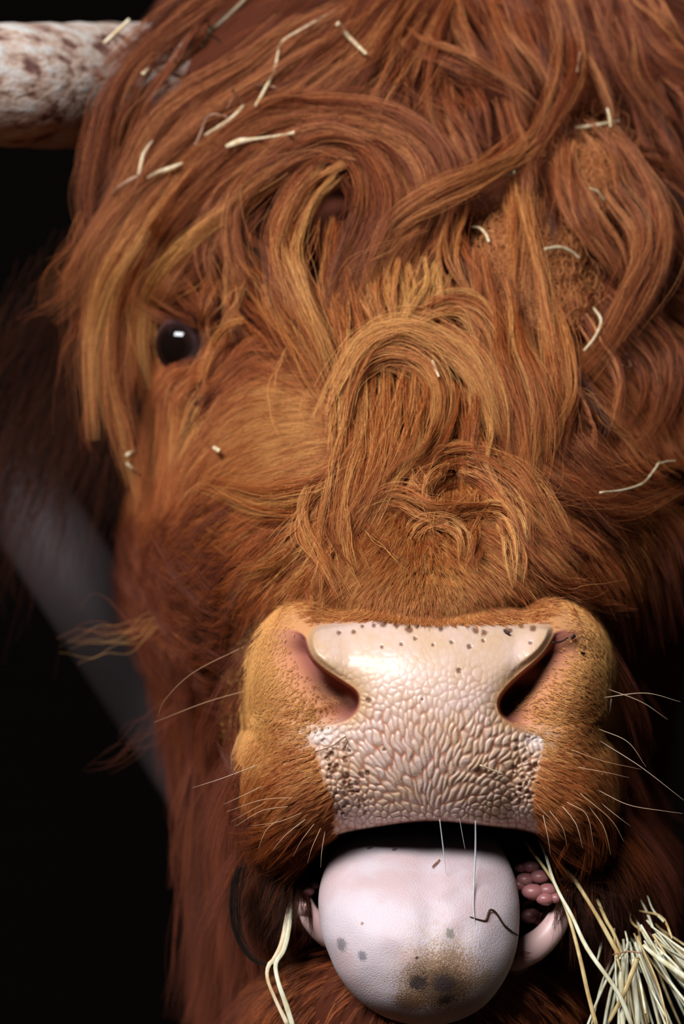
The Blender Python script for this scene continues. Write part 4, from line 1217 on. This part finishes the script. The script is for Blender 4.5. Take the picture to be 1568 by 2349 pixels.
ST = [
 ('566,-6 520,40 474,79', (9, 11, 13), 0, 'pale thick straw slanting up to the top edge of the photo', 0),
 ('470,38 482,72 463,106', 8, 0, 'short crooked straw piece crossing the low end of the thick straw', 0),
 ('478,78 500,92 508,102', 6, 1, 'small brown chaff sliver right below the thick straw', 0),
 ('398,112 378,143 347,153 327,170', (6, 7, 9, 9), 0, 'curled pale straw hook in the hair nearest the horn', 0),
 ('405,128 393,166 420,176 434,166', 6, 1, 'brownish forked chaff just right of the curled straw hook', 0),
 ('640,108 628,163 602,214 585,244', (5, 8, 8, 7), 0, 'long slim straw hanging steeply over the dark gap in hair', 0),
 ('770,22 700,62 653,90 640,108', (3, 4, 5, 6), 0, 'thin bent stem arching above the long slim straw', 0),
 ('518,337 548,325 562,322 620,314 655,309 674,304', (10, 17, 8, 6, 8, 9), 0, 'straw with a thick white end lying level over the curl', 0),
 ('337,409 360,396 393,385 418,374', (8, 10, 11, 5), 0, 'short plump straw lying left of the level straw', 0),
 ('318,400 324,372 330,350 350,322', (9, 9, 8, 4), 0, 'upright pale straw sliver above the brown husk', 0),
 ('248,456 270,432 300,412 318,404', (6, 9, 10, 7), 1, 'brown husk wedged in the outermost left lock', 0),
 ('469,311 500,292 530,272 558,243', (7, 9, 9, 7), 0, 'pale straw lying along a lock below the twisted chaff', 0),
 ('447,334 462,300 474,270 492,262 522,268', (7, 5, 5, 5, 4), 1, 'thin brown bent stem arched over a dark gap', 0),
 ('520,250 545,208 576,194 633,200', (4, 6, 6, 5), 1, 'twisted brown chaff strip at the long slim straw', 0),
 ('530,204 545,222 560,244', 6, 1, 'small brown chaff piece under the twisted strip', 0),
 ('297,44 268,72 238,99', (7, 10, 8), 0, 'flat pale straw along the hair edge over the horn', 0),
 ('773,54 805,90 840,124', (13, 11, 8), 0, 'broad brownish straw lying across the parting at top', 0),
 ('1321,293 1370,287 1424,277', (9, 9, 8), 0, 'straight straw lying level above the frizzy hair mat', 0),
 ('1392,248 1397,266 1400,290', (5, 7, 6), 0, 'short upright straw piece crossing the straight level straw', 0),
 ('1079,520 1100,523 1114,538 1121,555', (4, 6, 8, 6), 0, 'small curved straw at the left edge of the frizzy mat', 0),
 ('1248,572 1283,568 1310,578 1330,594', (8, 10, 9, 6), 0, 'white curved straw lying on the frizzy mat', 0),
 ('1165,401 1181,394', 9, 0, 'tiny pale straw crumb above the frizzy mat', 0),
 ('1352,432 1370,440 1386,460', (5, 7, 6), 0, 'short pale straw in the right felted lock', 0),
 ('1330,120 1326,142 1323,165', 6, 1, 'short dull straw upright at the top right', 0),
 ('1360,705 1378,735 1364,773 1338,805', (6, 8, 7, 6), 0, 'crooked pale straw hanging below the frizzy mat', 0),
 ('990,826 998,845 1006,864', (6, 9, 5), 0, 'short white straw stuck inside the big curl', 0),
 ('1375,1130 1426,1125 1472,1110 1495,1085 1513,1059', (5, 6, 6, 6, 5), 0, 'long thin straw reaching out at the right edge', 0),
 ('1506,1066 1528,1059 1550,1057', (5, 4, 3), 0, 'fine straw tip branching off the long thin straw', 0),
 ('1436,812 1446,838 1436,844 1428,838', 4, 1, 'small looped chaff thread in the dim right hair', 0),
 ('288,1046 300,1038 313,1032', (7, 10, 7), 0, 'stubby straw crumb in the hanging left lock', 0),
 ('290,1062 304,1076 320,1091', (6, 9, 8), 0, 'short straw below the stubby crumb in the left lock', 0),
 ('489,1026 503,1035', 11, 0, 'tiny golden straw crumb on the cheek below the eye', 0),
 ('1100,1755 1133,1768 1156,1776', (4, 4, 3), 0, 'thin straw splinter lying on the lower right nose pad', 1),
 ('1379,1776 1401,1785', 7, 0, 'golden straw chip on the right muzzle whiskers', 1),
 ('722,1725 760,1712 785,1694 793,1689', 3, 1, 'thin bent stem on the pale skin under the nostril', 1),
 ('793,1690 794,1702 790,1714', (2, 5, 6), 1, 'brown seed tip hanging from the thin bent stem', 1),
 ('1266,1474 1285,1472 1302,1463', (5, 4, 4), 2, 'black twig bit at the corner of the right nostril', 1),
 ('1310,1464 1318,1458', 8, 2, 'black seed speck beside the black twig bit', 1),
 ('1332,1497 1340,1500', 6, 2, 'small dark seed on the right nostril wing', 1),
 ('1156,1446 1168,1453', 7, 2, 'black seed on the upper right nose pad', 1),
]
for p, w, mi, lab, near in ST:
    q = [tuple(float(v) for v in a.split(',')) for a in p.split()]
    m = (M_straw, M_husk, M_seed)[mi]
    if near:
        dd = [float(depth_fn(np.array(x), np.array(y))) - .0022 for x, y in q]
        straw('seed' if mi == 2 else 'straw', q, w, m, lab, 'seed' if mi == 2 else 'straw', depth=dd, n=8)
    else:
        straw('straw', q, w, m, lab, n=4 if len(q) == 2 else 18)

# bits on the tongue
tq = [(1077,2103),(1095,2109),(1113,2112),(1119,2097),(1124,2087),(1136,2093),(1155,2121),(1172,2136),(1187,2145)]
straw('stray_hair', tq, (2.5, 4, 5, 5, 5, 5, 5, 5, 4), M_dark, 'dark kinked hair stuck on the right of the tongue', 'hair', depth=[tongue_front(*p) - .001 for p in tq], squash=1, n=40)
straw('twig', [(991,1989),(1000,1980),(1008,1972)], (4, 5, 4), M_husk, 'tiny brown twig on the upper tongue', 'twig', depth=[tongue_front(991,1989) - .0008, tongue_front(1008,1972) - .0008], n=8)

# the blade of straw folded over beside the tongue
straw('straw', [(667,2060),(660,2110),(648,2165),(630,2200),(616,2215),(613,2244),(630,2290),(660,2352)], (8, 17, 18, 15, 9, 8, 9, 12), M_straw,
      'bent straw blade hanging left of the tongue, outer of two', depth=[.060, .052, .045, .042], squash=.3, n=30)
straw('straw', [(668,2075),(662,2130),(650,2180),(634,2205),(632,2225),(640,2260),(656,2305),(672,2356)], (6, 11, 13, 11, 10, 11, 13, 12), M_hay,
      'bent straw blade hanging left of the tongue, inner of two', depth=[.058, .050, .043, .040], squash=.3, n=30)

# the tuft of hay at the right corner of the mouth
hl = [([(1235,1925),(1249,1955),(1265,2009),(1283,2051),(1310,2099),(1347,2177),(1417,2278),(1450,2356)], (6, 7, 8, 9, 11, 10, 11, 12), M_hay, 'long white hay stalk running from the lip to the bottom edge', (.06, .035, .02, .016)),
      ([(1205,1930),(1219,1952),(1267,2019),(1294,2075),(1310,2123),(1331,2203),(1347,2275),(1368,2356)], (6, 7, 8, 8, 9, 10, 10, 11), M_hay2, 'long golden hay stalk left of the white one', (.062, .04, .028, .02)),
      ([(1240,1930),(1257,1952),(1310,2009),(1342,2057),(1377,2115),(1420,2194)], (8, 9, 10, 9, 11, 11), M_hay2, 'dull brownish hay stalk running into the tuft', (.07, .05, .04)),
      ([(1369,2063),(1390,2112),(1406,2140),(1428,2194)], (8, 9, 9, 8), M_hay2, 'short dull hay stalk behind the brownish one', (.06, .05, .045)),
      ([(1474,2168),(1500,2190),(1535,2216),(1600,2262)], (9, 13, 14, 13), M_hay, 'broad white hay stalk leaving by the right edge', (.04, .03, .025)),
      ([(1432,2190),(1427,2225),(1424,2260),(1428,2356)], (11, 14, 13, 12), M_hay, 'broad pale hay stalk standing upright in the tuft', (.04, .035, .03)),
      ([(1462,2196),(1446,2240),(1430,2280),(1396,2345)], (12, 12, 11, 8), M_hay2, 'golden hay stalk slanting down left across the tuft', (.035, .03, .03)),
      ([(1452,2200),(1455,2260),(1460,2310),(1463,2356)], (8, 12, 13, 12), M_hay, 'straight hay stalk right of the upright pale one', (.04, .036, .034)),
      ([(1404,2190),(1440,2183),(1470,2186)], (3, 4, 4), M_husk, 'brown twine-like stem wrapped round the hay tuft', (.036, .032, .03))]
for pts, w, m, lab, dep in hl: straw('hay_stalk', pts, w, m, lab, 'hay', 'hay stalks at the mouth corner', depth=dep, n=24)
hg = np.random.default_rng(21)
for i in range(64):
    u = hg.uniform(0, 1)
    sx, sy = 1412 + 95 * u + hg.normal(0, 8), 2178 - 40 * u + hg.normal(0, 16)
    ang = math.radians(103 - 66 * u + hg.normal(0, 9)); L = hg.uniform(150, 300)
    if i % 5 == 0: sx -= 30 * hg.uniform(0, 1); sy -= 90 * hg.uniform(.3, 1); L = hg.uniform(60, 140)
    bx, by = sx + L * math.cos(ang), sy + L * math.sin(ang); b = hg.normal(0, 9)
    pts = [(sx, sy), ((sx + bx) / 2 - b * math.sin(ang), (sy + by) / 2 + b * math.cos(ang)), (bx, by)]
    d = hg.uniform(.036, .085)
    straw('hay_stalk', pts, (hg.uniform(3, 6), hg.uniform(5, 9), hg.uniform(3, 7)), M_hay if hg.uniform() < .6 else M_hay2,
          'one of the many thin dry stalks in the hay tuft', 'hay', 'thin stalks of the hay tuft', depth=(d + .01, d, d - .012), n=8, sides=6)

# saliva threads from the lip to the tongue
M_saliva = mat('saliva', (.92, .94, .96), .12, Transmission_Weight=.55, IOR=1.33)
for pts, w, lab in (([(1090,1882),(1090,1953),(1086,2040),(1087,2106),(1100,2171)], (3.5, 5, 4.5, 3, 1), 'thick white saliva thread between lip and tongue'),
                    ([(1008,1880),(1018,1961),(1022,2003)], (3, 3.2, 1.5), 'thin saliva thread left of the thick one'),
                    ([(1054,1880),(1060,1915),(1066,1947)], (1.6, 1.6, .8), 'faint short saliva thread between the other two')):
    d0 = float(depth_fn(np.array(pts[0][0]), np.array(pts[0][1] - 8))) + .001
    d = [min(d0 + .002 * i, tongue_front(*p) - .0008) if i else d0 for i, p in enumerate(pts)]
    straw('saliva_thread', pts, w, M_saliva, lab, 'saliva', depth=d, squash=1, n=30)
